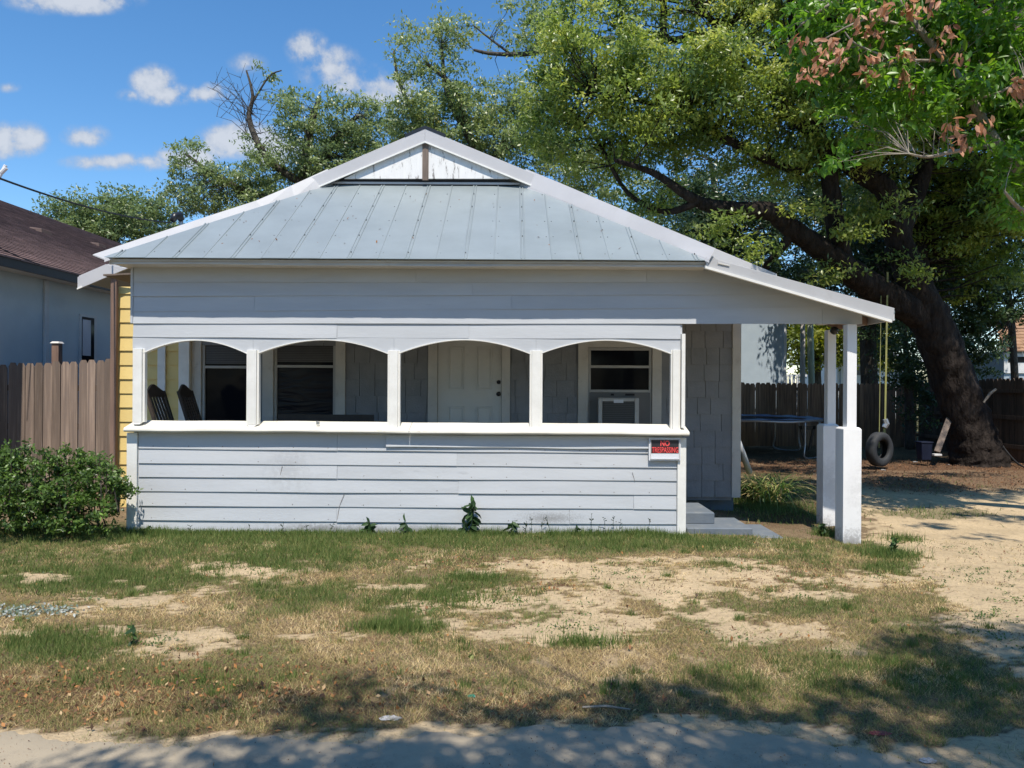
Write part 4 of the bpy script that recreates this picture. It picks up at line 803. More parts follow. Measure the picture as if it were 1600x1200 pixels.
# front hip slope
gL = P(520,286,10.25); gR = P(812,288,10.25); z2 = (gL.z+gR.z)/2
sl_ = (z2-zE)/(10.25-8.07)
roof = MB()
y_e, y_t = 8.07, 10.25
xeL, xeR = P(160,404,8.07).x, P(1110,404,8.07).x; xtL, xtR = gL.x, gR.x
def hip_y(X):
    if X < xtL: return y_e+(y_t-y_e)*(X-xeL)/(xtL-xeL)
    if X > xtR: return y_e+(y_t-y_e)*(xeR-X)/(xeR-xtR)
    return y_t
roofb = MB(); roofb.prism([(xeL+.05,y_e+.03,zE-.035),(xeR-.05,y_e+.03,zE-.035),(xtR,y_t,z2-.035),(xtL,y_t,z2-.035)], (0,0,.02)); roof_o = roofb.build('roof_deck', M['fascia'], H)
pitchpx = 45.35*8.07/F; x0 = P(545,404,8.07).x; ks = range(-12, 16)
zof = lambda y_: zE+sl_*(y_-y_e)
seams = sorted([xeL]+[x0+k*pitchpx for k in ks if xeL+.03 < x0+k*pitchpx < xeR-.03]+[xeR])
screws = MB()
for i, (a, b_) in enumerate(zip(seams[:-1], seams[1:])):
    a += .0; ys_ = [(a, y_e)]+[(b_, y_e)]; top = []
    for xx in ([b_]+([xtR] if a < xtR < b_ else [])+([xtL] if a < xtL < b_ else [])+[a]): top.append((xx, hip_y(xx)))
    poly = [(x_, y_) for x_, y_ in ys_+top]
    pl = [];
    for q in poly:
        if not pl or (abs(q[0]-pl[-1][0])+abs(q[1]-pl[-1][1])) > 1e-4: pl.append(q)
    if abs(pl[0][0]-pl[-1][0])+abs(pl[0][1]-pl[-1][1]) < 1e-4: pl.pop()
    if len(pl) < 3: continue
    wob = random.uniform(-.0015,.0015)
    mb = MB(); mb.prism([(x_, y_-(.010+random.uniform(0,.006) if y_ == y_e else 0), zof(y_)+wob) for x_, y_ in pl], (0,0,-.006))
    # standing rib at the left seam
    yt = hip_y(a)-.02
    if yt > y_e+.1:
        kk = round((a-x0)/pitchpx); wide = (kk % 2 == 0)
        def rib(xc, w, h):
            p = [(xc-w, y_e-.012), (xc+w, y_e-.012), (xc+w, yt), (xc-w, yt)]
            tp = [(xc-w*.45, y_e-.012), (xc+w*.45, y_e-.012), (xc+w*.45, yt), (xc-w*.45, yt)]
            mb.hexa([(x_, y_, zof(y_)+.001) for x_, y_ in p]+[(x_, y_, zof(y_)+h) for x_, y_ in tp])
        if wide: rib(a-.018, .012, .016); rib(a+.018, .012, .016)
        else: rib(a, .010, .014)
        for yv in np.arange(y_e+.12, yt, .42):
            for dx in ((-.04, .04) if not wide else (0,)):
                if random.random() < .8: screws.box(a+dx-.005, a+dx+.005, yv-.006, yv+.006, zof(yv)+.002, zof(yv)+.009+(.012 if wide else 0))
    mb.build('roof_panel', M['metal'], H)
screws.build('screws', M['screw'], H, kind='stuff')
for (xe_, xt_) in ((xeL+.02, xtL), (xeR-.02, xtR)):
    mb = MB(); mb.prism([(xe_, y_e+.03, zE-.012), (xe_, 10.07, zE-.012), (xt_, 10.07, zof(10.07)-.012), (xt_, y_t-.01, z2-.012)], (0,0,-.02)); mb.build('roof_slope', M['metal'], H)
mb = MB(); mb.prism([(-4.98,8.95,2.99), (-4.4,8.95,3.02), (-4.4,10.0,3.02), (-4.98,10.0,2.99)], (0,0,.02)); mb.build('soffit', M['oldwood'], H)
# hip caps: inner edge on the front slope, outer edge over the side slope
def strip(name, inner, outer, m, th=.012, par=None):
    mb = MB(); n = len(inner); I = [Vector(p) for p in inner]; O = [Vector(p) for p in outer]; dn = Vector((0,.0,-th))
    vs = I+O+[p+dn for p in I]+[p+dn for p in O]; fs = []
    for k in range(n-1):
        fs += [(k, k+1, n+k+1, n+k), (2*n+k, 3*n+k, 3*n+k+1, 2*n+k+1), (k, 2*n+k, 2*n+k+1, k+1), (n+k, n+k+1, 3*n+k+1, 3*n+k)]
    fs += [(0, n, 3*n, 2*n), (n-1, 3*n-1, 4*n-1, 2*n-1)]
    mb.add(vs, fs); return mb.build(name, m, par or H)
def dep(t): return 8.05+(10.22-8.05)*t
Lin = [(163,404.5),(230,382),(297,360.5),(357,342),(410,326),(460,309),(521,285)]; Lout = [(145,397.5),(215,374),(262,358.5),(330,336),(400,313.5),(455,290),(512,264)]
strip('hip_cap', [P(a, b_, dep((a-163)/358)-.02) for a, b_ in Lin], [P(a, b_, dep((a-145)/367)+.02) for a, b_ in Lout], M['awn'])
Rin = [(811,286),(868,309),(925,332),(1000,364),(1050,384),(1108,405.5)]; Rout = [(822,264),(878,287),(935,311.5),(1010,343),(1060,364),(1118,388)]
strip('hip_cap', [P(a, b_, dep(1-(a-811)/297)-.02) for a, b_ in Rin], [P(a, b_, dep(1-(a-811)/297)+.05) for a, b_ in Rout], M['trim'])
# lower lip of the hip caps: a dark shadow gap and a thin fold
strip('cap_fold', [P(a, b_+4.5, dep(1-(a-811)/297)-.035) for a, b_ in Rin], [P(a, b_+.4, dep(1-(a-811)/297)-.025) for a, b_ in Rin], M['trim'], .004)
strip('cap_fold', [P(a, b_+4.5, dep((a-163)/358)-.035) for a, b_ in Lin], [P(a, b_+.4, dep((a-163)/358)-.025) for a, b_ in Lin], M['trim'], .004)
# main gable rakes (front edge of the main roof)
RY = 10.08
apx = P(664,201,RY); rl = P(121,433,RY+.0); rr_ = P(1214,428,RY)
def rake(a, b_, w0, w1, name='rake_board'):
    mb = MB(); mb.prism([a, b_, b_-Vector((0,0,w1)), a-Vector((0,0,w0))], (0,.03,0)); return mb.build(name, M['trim'], H, bevel=.003)
rake(apx, rl, .19, .16); rake(apx+Vector((.0005,0,0)), rr_, .19, .18)
for s_, e_ in ((-1, rl), (1, rr_)):     # lower return lip of the rakes, catching the sun
    mb = MB(); a = apx-Vector((0,.012,.172)); b_ = e_-Vector((0,.012,.15)); mb.prism([a, b_, b_-Vector((0,0,.022)), a-Vector((0,0,.022))], (0,.012,0)); mb.build('rake_lip', M['white'], H)
# left fascia end sits lower and nearer
mb = MB(); q = [P(165,413,9.85), P(200,419,9.85), P(129,449,9.85), P(123,431,9.85)]; mb.prism(q, (0,.03,0)); mb.build('eave_return', M['trim'], H, bevel=.003)
# main roof slopes
BK = 20.0
for e_ in (rl, rr_):
    if e_ is rr_: e_ = apx.lerp(rr_, .93)
    mb = MB(); a = apx.copy(); mb.prism([(a.x, RY+.005, a.z-.01), (e_.x, RY+.005, e_.z-.01), (e_.x, BK, e_.z-.01), (a.x, BK, a.z-.01)], (0,0,-.05)); mb.build('roof_slope', M['metal'], H)
mb = MB()
for s_, e_ in ((-1, rl), (1, rr_)):
    d = (e_-apx).normalized(); a = apx+Vector((0,-.005,.012)); b_ = apx+d*.30+Vector((0,-.005,.012)); mb.prism([a+Vector((0,0,.03)), b_+Vector((0,0,.03)), b_-Vector((0,0,.012)), a-Vector((0,0,.012))], (0,9.9,0))
mb.build('ridge_cap', M['black'], H)
# gablet face
GY_ = 10.118
mb = MB(); mb.prism([P(538,279,GY_), P(800,279,GY_), P(664,214,GY_)], (0,.03,0)); mb.build('gable_panel', M['gable'], H)
mb = MB(); mb.prism([P(520,288,GY_+.05), P(810,290,GY_+.05), P(664,205,GY_+.05)], (0,.03,0)); mb.build('gable_backing', M['darkgap'], H)
mb = MB(); a = P(659.5,281,GY_-.03); b_ = P(669.5,222,GY_-.03); mb.box(a.x, b_.x, GY_-.014, GY_-.002, a.z, b_.z-.02); mb.build('centre_strip', M['oldwood'], H)
mb = MB(); a = P(519,288,10.20); b_ = P(812,283,10.20); mb.box(a.x, b_.x, 10.16, 10.24, a.z-.002, a.z+.028); mb.build('apron_flashing', M['trim'], H, bevel=.003)
# awning fascia on the right
AY = 8.06
mb = MB(); mb.prism([P(1104,401,AY), P(1112,399,AY), P(1122,406,AY), P(1398,481.5,AY), P(1394.5,501,AY), P(1103,415.5,AY)], (0,.025,0)); mb.build('awning_fascia', M['awn'], H, bevel=.003)
mb = MB(); mb.prism([P(1102,415,AY-.02), P(1394,500,AY-.02), P(1394,504,AY-.02), P(1102,419,AY-.02)], (0,.05,0)); mb.build('fascia_lip', M['white'], H)
mb = MB(); a = P(1122,409,AY-.012); b_ = P(1140,414,AY-.012); mb.prism([a, b_, b_-Vector((0,0,.012)), a-Vector((0,0,.02))], (0,.01,0)); mb.build('fascia_fold', M['fascia'], H)
a = P(1118,405,AY); b_ = P(1400,482,AY)
mb = MB(); mb.prism([(a.x-.1, AY+.026, a.z-.0), (b_.x, AY+.026, b_.z-.02), (b_.x, 9.30, b_.z-.02), (a.x-.1, 9.30, a.z-.0)], (0,0,-.03)); mb.build('awning_roof', M['metal'], H)
mb = MB(); mb.box(b_.x-.03, b_.x, AY+.03, 9.30, b_.z-.13, b_.z-.037); mb.build('awning_fascia', M['trim'], H)
for k, yv in enumerate((8.6, 8.95, 9.25)):
    mb = MB(); mb.prism([(a.x+.1, yv, a.z-.055), (b_.x-.05, yv, b_.z-.05), (b_.x-.05, yv, b_.z-.14), (a.x+.1, yv, a.z-.16)], (0,.04,0)); mb.build('rafter', M['brownpost'], H)
# awning side beam on the two posts
pzt = P(1333,506,8.35).z
mb = MB(); mb.box(3.83, 3.93, FY+.1, 9.28, pzt+.06, pzt+.15); mb.build('awning_beam', M['postpaint'], H)
# posts
def awning_post(px0, px1, bx0, bx1, ybot, ybox, Y, ytop):
    zb = P(0+px0, ybot, Y).z; zx = P(px0, ybox, Y).z; zt = ytop
    a, b_ = P(px0, ybox, Y).x, P(px1, ybox, Y).x; c, d = P(bx0, ybox, Y).x, P(bx1, ybox, Y).x
    mb = MB(); w = b_-a; mb.box(a, b_, Y+.04, Y+.04+w, zx-.1, zt); o = mb.build('awning_post', M['postpaint'], H, bevel=.003)
    mb = MB(); yb0, yb1 = Y, Y+(d-c); mb.box(c, d, yb0, yb1, zb-.05, zx-.022)
    e = .02; mb.hexa([(c,yb0,zx-.020),(d,yb0,zx-.020),(d,yb1,zx-.020),(c,yb1,zx-.020),(c+e,yb0+e,zx),(d-e,yb0+e,zx),(d-e,yb1-e,zx),(c+e,yb1-e,zx)])
    mb.build('post_sleeve', M['postpaint'], o, bevel=.002)
awning_post(1326,1341,1318,1346.5,849,668,8.22,P(1333,507,8.3).z)
awning_post(1295,1308,1286.5,1311,825,663,9.25,pzt)
# security light on the back post
sL = MB(); c = P(1300,517,9.22); sL.lathe((c.x, c.y-.02, c.z), [(.022,.0),(.042,-.012),(.052,-.045),(.045,-.075),(.024,-.085)], 14, 'Y'); o = sL.build('flood_light', M['black'], loc=tuple(c), smooth=True); tag(o, 'small round black lamp at the top of the back awning post', 'outdoor light')

# ------------------------------------------------------------------ porch interior and the wall behind
WY = 10.10; FLZ = .35
mb = MB(); mb.box(XL, XR, FY+.1, WY, FLZ-.1, FLZ); mb.build('porch_floor', M['concrete'], H)
mb = MB(); mb.box(XL, 3.2, FY+.092, WY+.1, 2.66, 2.68); mb.build('porch_ceiling', M['fascia'], H)
wx0, wx1 = P(297,600,WY).x, P(1144,600,WY).x
holes = [(300,402,529,690),(411,540,529,690),(669,797,525,780),(903,1033,533,690)]
mb = MB()
hx = [(P(a, 600, WY).x, P(b_, 600, WY).x, P(a, d, WY).z, P(a, c, WY).z) for a, b_, c, d in holes]
cur = wx0; z0, z1 = .12, 2.66
for (a, b_, zb, zt) in sorted(hx):
    if a > cur: mb.box(cur, a, WY+.01, WY+.12, z0, z1)
    if zb > z0: mb.box(a, b_, WY+.01, WY+.12, z0, zb)
    if zt < z1: mb.box(a, b_, WY+.01, WY+.12, zt, z1)
    cur = b_
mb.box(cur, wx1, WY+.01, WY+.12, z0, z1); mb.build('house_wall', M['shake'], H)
mb = MB(); mb.box(wx0, P(1150,600,10.15).x, WY+.14, WY+.3, -.15, P(1100,779,WY).z); mb.build('foundation', M['footing'], H)
mb = MB(); mb.box(P(-0+200,600,WY).x, 3.1, WY+.4, 19.5, -.1, 2.9); mb.build('house_body', M['darkgap'], H)
# shingle siding on it
rowh = 25.9*WY/F; zlow = P(1108,777,WY).z
sh_mesh = {}
nsh = 0
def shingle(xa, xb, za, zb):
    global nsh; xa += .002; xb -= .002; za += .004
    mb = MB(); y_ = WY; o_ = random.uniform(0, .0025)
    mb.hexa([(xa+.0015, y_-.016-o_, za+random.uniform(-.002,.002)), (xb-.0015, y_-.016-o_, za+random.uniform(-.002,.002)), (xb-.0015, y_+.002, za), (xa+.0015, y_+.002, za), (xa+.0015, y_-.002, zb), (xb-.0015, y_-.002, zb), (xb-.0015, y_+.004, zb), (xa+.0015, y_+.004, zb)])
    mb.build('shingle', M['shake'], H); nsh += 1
def free(a, b_, za, zb):
    segs = [(a, b_)]
    for (ha, hb, hzb, hzt) in hx:
        if hzb < (za+zb)/2 < hzt:
            ns = []
            for s_ in segs:
                if s_[1] <= ha or s_[0] >= hb: ns.append(s_)
                else:
                    if s_[0] < ha-.02: ns.append((s_[0], ha))
                    if s_[1] > hb+.02: ns.append((hb, s_[1]))
            segs = ns
    return segs
r = 0; za = zlow
while za < 2.5:
    xcur = wx0 if za > .95 else P(1064,600,WY).x; zb = za+rowh
    while xcur < wx1-.02:
        wd = random.choice([.18,.21,.25,.29]); xn = min(xcur+wd, wx1)
        if wx1-xn < .07: xn = wx1
        for (a, b_) in free(xcur, xn, za, zb):
            if b_-a > .01: shingle(a, b_, za, zb+.004)
        xcur = xn
    za = zb; r += 1
# corner trim
mb = MB(); mb.box(P(1143.5,600,WY).x, P(1157,600,WY).x, WY-.03, WY+.06, P(1150,777,WY).z, 2.62); mb.build('corner_board', M['trim_in'], H, bevel=.003)
# windows
def window(x0, x1, ytop, yrail, ybot, cas, label, blind=True, lower='glass', mullions=()):
    z = lambda y_: P((x0+x1)/2, y_, WY).z; X = lambda p_: P(p_, 600, WY).x
    fr = MB(); a, b_ = X(x0), X(x1); f_ = .035
    fr.box(a, a+f_, WY-.005, WY+.07, z(ybot), z(ytop)); fr.box(b_-f_, b_, WY-.005, WY+.07, z(ybot), z(ytop))
    fr.box(a+f_, b_-f_, WY-.004, WY+.07, z(ytop)-.04, z(ytop)); fr.box(a+f_, b_-f_, WY-.006, WY+.07, z(yrail+2), z(yrail-2)); fr.box(a+f_, b_-f_, WY-.006, WY+.07, z(ybot), z(ybot)+.05)
    w = fr.build('window', M['frame'], H, bevel=.002)
    if label: w['label'] = label
    mb = MB(); mb.box(a+f_, b_-f_, WY+.02, WY+.028, z(yrail-2)+.001, z(ytop)-.041); mb.build('pane', M['glass'], w)
    if blind:
        mb = MB(); zt = z(ytop)-.045; zc = zt
        while zc > z(yrail-7): mb.hexa([(a+f_+.004, WY+.006, zc-.020),(b_-f_-.004, WY+.006, zc-.020),(b_-f_-.004, WY+.018, zc),(a+f_+.004, WY+.018, zc),(a+f_+.004, WY+.004, zc-.019),(b_-f_-.004, WY+.004, zc-.019),(b_-f_-.004, WY+.016, zc+.001),(a+f_+.004, WY+.016, zc+.001)]); zc -= .024
        mb.build('blind', M['blind'], w, kind='stuff')
    mb = MB(); mb.box(a+f_, b_-f_, WY+.03, WY+.036, z(ybot)+.05, z(yrail+2)-.001); mb.build('pane', M['plastic'] if lower == 'plastic' else M['glass'], w)
    for (c, d) in cas:
        mb = MB(); mb.box(X(c), X(d), WY-.035, WY+.02, z(ybot)-.02, z(ytop)+.10); mb.build('casing', M['trim_in'], w, bevel=.003)
    mb = MB(); mb.box(X(cas[0][1])+.001, X(cas[-1][0])-.001, WY-.034, WY+.02, z(ytop)+.002, z(ytop)+.10); mb.build('casing', M['trim_in'], w, bevel=.003)
    return w
window(316,398,531,573.5,690,[(300,315)],'porch window with a lowered blind behind the rocking chairs') if False else None
window(316,390,531,573.5,690,[(300,315.5),(390.5,402)],'porch window with a lowered blind behind the rocking chairs')
window(428.5,524.5,531,572.5,690,[(411,428),(525,540)],'porch window with wrinkled clear plastic over its lower sash', lower='plastic')
w3 = window(919,1018,543,573,668,[(903,918.5),(1018.5,1033)],'porch window above the air conditioner', blind=False)
mb = MB(); X = lambda p_: P(p_,600,WY).x; Zz = lambda y_: P(965,y_,WY).z
mb.box(X(921), X(1016), WY-.012, WY+.02, Zz(613), Zz(609)); mb.build('lower_rail', M['frame'], w3)
mb = MB(); mb.box(X(921), X(1016), WY-.006, WY+.018, Zz(668), Zz(613.3)); mb.build('filler_panel', M['panel'], w3)
mb = MB(); mb.box(X(919), X(1018), WY-.03, WY+.01, Zz(542.5), Zz(533.5)); mb.build('header_board', M['trim_in'], w3)
# door
dX0, dX1 = P(684,600,WY).x, P(783.5,600,WY).x; dz0, dz1 = FLZ, P(733,531,WY).z
mb = MB(); mb.box(dX0, dX1, WY+.02, WY+.06, dz0, dz1); D = mb.build('door', M['door'], H)
def molding(px0, px1, py0, py1):
    a, b_ = P(px0, py1, WY), P(px1, py0, WY); mb = MB(); e = .014
    mb.box(a.x, b_.x, WY+.008, WY+.019, a.z, a.z+e); mb.box(a.x, b_.x, WY+.008, WY+.019, b_.z-e, b_.z); mb.box(a.x, a.x+e, WY+.008, WY+.019, a.z+e, b_.z-e); mb.box(b_.x-e, b_.x, WY+.008, WY+.019, a.z+e, b_.z-e)
    mb.box(a.x+.03, b_.x-.03, WY+.012, WY+.019, a.z+.03, b_.z-.03)
    mb.build('door_panel', M['door'], D, bevel=.002)
molding(700,725,542,608); molding(744,769,542,608); molding(700,725,635,740); molding(744,769,635,740)
for yv, rr in ((597,.022),(615.5,.026)):
    mb = MB(); c = P(779,yv,WY); mb.lathe((c.x, WY+.018, c.z), [(rr*1.25,0),(rr*1.25,-.008),(rr*.5,-.012),(rr*.55,-.025),(rr,-.035),(rr,-.05),(rr*.6,-.058)], 14, 'Y'); mb.build('deadbolt' if yv < 600 else 'door_knob', M['black'], D, smooth=True)
for (c, d) in ((669,683.5),(784,797)):
    mb = MB(); mb.box(P(c,600,WY).x, P(d,600,WY).x, WY-.035, WY+.03, dz0, dz1+.10); mb.build('door_casing', M['trim_in'], D, bevel=.003)
mb = MB(); mb.box(P(683.6,600,WY).x, P(783.9,600,WY).x, WY-.034, WY+.03, dz1+.003, dz1+.10); mb.build('door_casing', M['trim_in'], D)
# yellow wing
YY = 10.02
a, b_ = P(183.5,600,YY).x, P(281,600,YY).x
mb = MB(); mb.box(a, P(296,600,YY).x, YY+.01, YY+.1, -.1, 2.985); mb.build('wing_wall', M['yellow'], H)
yv = 437.5-22.15
zt_ = 2.985
for k in range(17):
    t0 = yv+22.15*(k); t1 = t0+22.15
    zt = min(P(232,t0,YY).z, zt_); zb = P(232,t1,YY).z
    if zb > zt: continue
    siding('yellow_board', a, b_, lambda X, q=zt: q, lambda X, q=zb: q, YY, M['yellow'], H, seg=6, tilt=.018, thick=.014, wav=.001)
mb = MB(); mb.box(P(280.5,600,YY).x, P(297,600,YY).x, YY-.035, YY+.02, .1, 2.66); mb.build('corner_board', M['white'], H, bevel=.003)
mb = MB(); mb.box(P(248.5,600,YY).x, P(260.5,600,YY).x, YY-.05, YY-.022, .3, 2.66); mb.build('reflection_board', M['white'], H, bevel=.003)  # both white boards stand for pale streaks read as reflections
mb = MB(); mb.box(P(204.5,600,FY).x, P(208,600,FY).x, FY-.02, FY+.1, P(206,505,FY).z, P(206,413,FY).z); mb.build('corner_board', M['blue'], H)
mb = MB(); a = P(173.5,600,9.95).x; b_ = P(184,600,9.95).x; mb.box(a+.012, b_, 9.9, 9.96, -.1, P(178,428,9.95).z); mb.build('support_post', M['brownpost'], H, bevel=.004)
# steps
S = thing('concrete_steps', 'blue grey painted concrete steps with a low pad at the right end of the porch', 'steps', (2.4, 8.8, -.07))
mb = MB(); mb.box(2.0, 3.10, 8.36, 9.15, -.14, -.028); mb.build('pad', M['concrete'], S, bevel=.006)
mb = MB(); mb.box(2.02, 2.78, 8.47, 9.15, -.05, .055); mb.build('step', M['concrete'], S, bevel=.012)
mb = MB(); mb.box(2.02, 2.41, 8.72, 9.45, .05, .19); mb.build('step', M['concrete'], S, bevel=.012)
xr = RNG.uniform(-3.6, 1.4, 60); yr = RNG.uniform(8.3, 9.9, 60); kk = np.array([hip_y(a_) > b_+.1 for a_, b_ in zip(xr, yr)]); xr, yr = xr[kk], yr[kk]
o = leaf_cloud('roof_leaves', np.stack([xr, yr, zof(yr)+.006], 1), RNG.uniform(.02,.05,len(xr)), RNG.uniform(.012,.02,len(xr)), M['litter'], None, RNG.uniform(.1,.8,len(xr)), up=2.5); tag(o, 'a few dry leaves lying on the metal porch roof', 'fallen leaves', kind='stuff')
# weatherhead on the far roof edge
wh = thing('weatherhead', 'small dark cable weatherhead poking above the left roof slope', 'utility fitting', tuple(P(282,352,12)))
mb = MB(); mb.tube([P(284,372,12), P(283,345,12)], .035, 8); mb.build('conduit', M['galv'], wh)
mb = MB(); mb.tube([P(284,344,12), P(280,337,11.95), P(273,338,11.85), P(270,345,11.8)], [.05,.07,.06,.045], 10); mb.build('hood', M['black'], wh, smooth=True)
mb = MB(); pts = [P(-90,188,5.5), P(0,237,6.8)]; 
def cat(a, b_, sag, n=24): return [a.lerp(b_, k/n)-Vector((0,0,sag*4*(k/n)*(1-k/n))) for k in range(n+1)]
A_ = P(0,236,7.5); B_ = P(268,348,11.8); d = (A_-B_)
mb.tube(cat(A_+d*.9, B_, .28, 40), .011, 6); o = mb.build('overhead_cable', M['cable'], loc=tuple(B_)); tag(o, 'thick black overhead cable sagging across the sky at upper left', 'cable')
mb = MB(); A_ = P(-60,352,10.0); B_ = P(62,413,11.5); mb.tube(cat(A_, B_, .05, 12), .008, 6); o = mb.build('overhead_cable', M['cable'], loc=tuple(B_)); tag(o, 'thin dark cable crossing the brown shingle roof at left', 'cable')
# sign
SG = thing('no_trespassing_sign', 'red and black NO TRESPASSING sign in a grey frame under the porch rail', 'sign', tuple(P(1038,720,8.36)))
sy = 8.345
def sq(px0, px1, py0, py1, y0, y1, m, name, par=SG):
    a = P((px0), (py1), 8.35); b_ = P((px1), (py0), 8.35); mb = MB(); mb.box(a.x, b_.x, y0, y1, a.z, b_.z); return mb.build(name, m, par)
sq(1013.5,1063.5,684,719.5,sy-.004,sy+.006,M['signwhite'],'backing_plate')
mb = MB(); a = P(1015.5,717.5,8.35); b_ = P(1062,686,8.35); e = .009
mb.box(a.x, b_.x, sy-.012, sy-.0045, a.z, a.z+e); mb.box(a.x, b_.x, sy-.012, sy-.0045, b_.z-e, b_.z); mb.box(a.x, a.x+e, sy-.012, sy-.0045, a.z+e, b_.z-e); mb.box(b_.x-e, b_.x, sy-.012, sy-.0045, a.z+e, b_.z-e); mb.build('sign_frame', M['signframe'], SG)
sq(1017.2,1060.3,687.5,708,sy-.006,sy-.0042,M['signblack'],'black_panel')
sq(1017.6,1059.9,698.2,707.6,sy-.0075,sy-.0062,M['signred2'],'red_band')
def text(s, px0, px1, py0, py1, m, y_, par, off=.012, name='lettering'):
    cu = bpy.data.curves.new('t', 'FONT'); cu.body = s; cu.size = 1; cu.extrude = .004; cu.offset = off; cu.resolution_u = 3
    ob = bpy.data.objects.new('t', cu); COL.objects.link(ob); dg = bpy.context.evaluated_depsgraph_get(); dg.update()
    me = bpy.data.meshes.new_from_object(ob.evaluated_get(dg)); bpy.data.objects.remove(ob)
    co = np.array([v_.co[:] for v_ in me.vertices]); a = P(px0, py1, 8.35); b_ = P(px1, py0, 8.35); mn, mx_ = co.min(0), co.max(0); o0 = org_of(par)
    for v_ in me.vertices:
        u_ = (v_.co.x-mn[0])/(mx_[0]-mn[0]); w_ = (v_.co.y-mn[1])/(mx_[1]-mn[1]); dd = (v_.co.z-mn[2])/max(1e-6, mx_[2]-mn[2])
        v_.co = Vector((a.x+(b_.x-a.x)*u_, y_-.0015*dd, a.z+(b_.z-a.z)*w_))-o0
    me.materials.clear(); me.materials.append(m); o = link(name, me, par); o['kind'] = 'stuff'; return o
text('NO', 1031.5,1046,688,697, M['signred'], sy-.0078, SG, .03)
text('TRESPASSING', 1018.3,1059.4,698.6,707.2, M['signred'], sy-.0078, SG, .008)
# air conditioner
AC = thing('air_conditioner', 'dirty white window air conditioner with a dark slatted grille on the porch', 'air conditioner', tuple(P(966,668,WY-.2)))
YA = 9.86
def bx(px0, px1, py0, py1, y0, y1, m, name, bev=0): a = P(px0, py1, YA); b_ = P(px1, py0, YA); mb = MB(); mb.box(a.x, b_.x, y0, y1, a.z, b_.z); return mb.build(name, m, AC, bevel=bev)
bx(937,999,622,672,YA+.03,WY-.02,M['acbody'],'case',.004)
for q in ((935,941,623,673),(992,998.5,623,673),(941.3,991.7,623,627)): bx(*q, YA, YA+.029, M['acbody'], 'bezel', .002)
bx(941.5,991.5,627.3,672,YA+.024,YA+.028,M['acgrille'],'grille_back')
mb = MB(); yv = 629
while yv < 668: 
    a = P(942, yv, YA); b_ = P(991, yv, YA); mb.beam((a.x, YA+.014, a.z), (b_.x, YA+.014, a.z), .014, .005); yv += 2.9
o = mb.build('grille_slats', mat('grille_slat_grey', (.17,.165,.16), .6), AC, kind='stuff')
bx(959,974,624.5,629.5,YA-.004,YA-.001,M['signwhite'],'badge')
for q in ((958,963,615.5,618.5),(981,996,615.5,618.5)): bx(*q, WY-.016, WY-.0125, M['darkgap'], 'slot')
# rocking chairs and bench
def rocking_chair(loc, yaw, label, lit):
    t = thing('rocking_chair', label, 'chair', loc, 'rocking chairs on the porch'); rot = Matrix.Rotation(yaw, 3, 'Z'); L0 = Vector(loc)
    def w(x, y, z): return L0+rot@Vector((x, y, z))
    def B(name, segs, m=M['chair'], par=t, bev=.004):
        mb = MB()
        for (a, b_, ww, hh) in segs: mb.beam(w(*a), w(*b_), ww, hh, up=rot@Vector((0,1,0)) if abs(a[1]-b_[1]) < .01 else (0,0,1))
        return mb.build(name, m, par, bevel=bev)
    for k in range(6): B('seat_slat', [((-.22+k*.088,-.27,.42),(-.22+k*.088,.27,.42),.075,.02)])
    for s_ in (-1, 1):
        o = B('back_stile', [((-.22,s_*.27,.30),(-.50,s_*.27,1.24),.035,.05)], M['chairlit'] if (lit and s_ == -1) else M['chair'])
        B('leg', [((.24,s_*.27,.06),(.24,s_*.27,.62),.045,.05)]); B('leg', [((-.22,s_*.27,.06),(-.20,s_*.27,.62),.045,.05)])
        B('armrest', [((-.34,s_*.29,.64),(.30,s_*.29,.64),.05,.08)])
        mb = MB(); mb.tube([w(-.62+.115*k, s_*.27, .02+.00+.35*((-.62+.115*k)+.0)**2*.5) for k in range(11)], .022, 6); mb.build('rocker', M['chair'], t, smooth=True)
    for k in range(5):
        y_ = -.18+k*.09; B('back_slat', [((-.235,y_,.46),(-.49,y_,1.20),.014,.05)])
    mb = MB(); pr = []
    for k in range(13):
        y_ = -.285+.57*k/12; pr.append((y_, 1.27+.035*math.cos((y_)*11)+.02*(1-abs(y_)/.285)))
    for (ya, za), (yb, zb) in zip(pr[:-1], pr[1:]):
        f = lambda y_, z_, o_: w(-.50-(z_-1.24)*.30+o_, y_, z_)
        mb.hexa([f(ya,1.17,-.012), f(yb,1.17,-.012), f(yb,1.17,.012), f(ya,1.17,.012), f(ya,za,-.012), f(yb,zb,-.012), f(yb,zb,.012), f(ya,za,.012)])
    mb.build('top_rail', M['chair'], t); B('lower_rail', [((-.235,-.25,.46),(-.235,.25,.46),.03,.05)]); return t
rocking_chair((-3.84,8.98,FLZ), R(5), 'rocking chair nearer the left porch post with one back edge coloured brown as if sunlit', True)
rocking_chair((-3.66,9.42,FLZ), R(8), 'all dark rocking chair standing beside the left blinded window', False)
BN = thing('porch_bench', 'dark wooden bench back showing just above the porch rail', 'bench', (-2.2, 9.6, FLZ))
q0, q1 = P(520,648,9.55), P(583,648,9.55)
bx0, bx1 = q1.x-1.25, q1.x
for k in range(5): mb = MB(); mb.box(bx0, bx1, 9.60, 9.62, q0.z-.10*(k+1)+.008, q0.z-.10*k); mb.build('back_slat', M['chair'], BN)
for k in range(4): mb = MB(); mb.box(bx0, bx1, 9.20+k*.1, 9.285+k*.1, FLZ+.40, FLZ+.42); mb.build('seat_slat', M['chair'], BN)
for x_ in (bx0+.02, bx1-.07):
    for y_ in (9.2, 9.62): mb = MB(); mb.box(x_, x_+.05, y_, y_+.05, FLZ, FLZ+.398); mb.build('leg', M['chair'], BN)
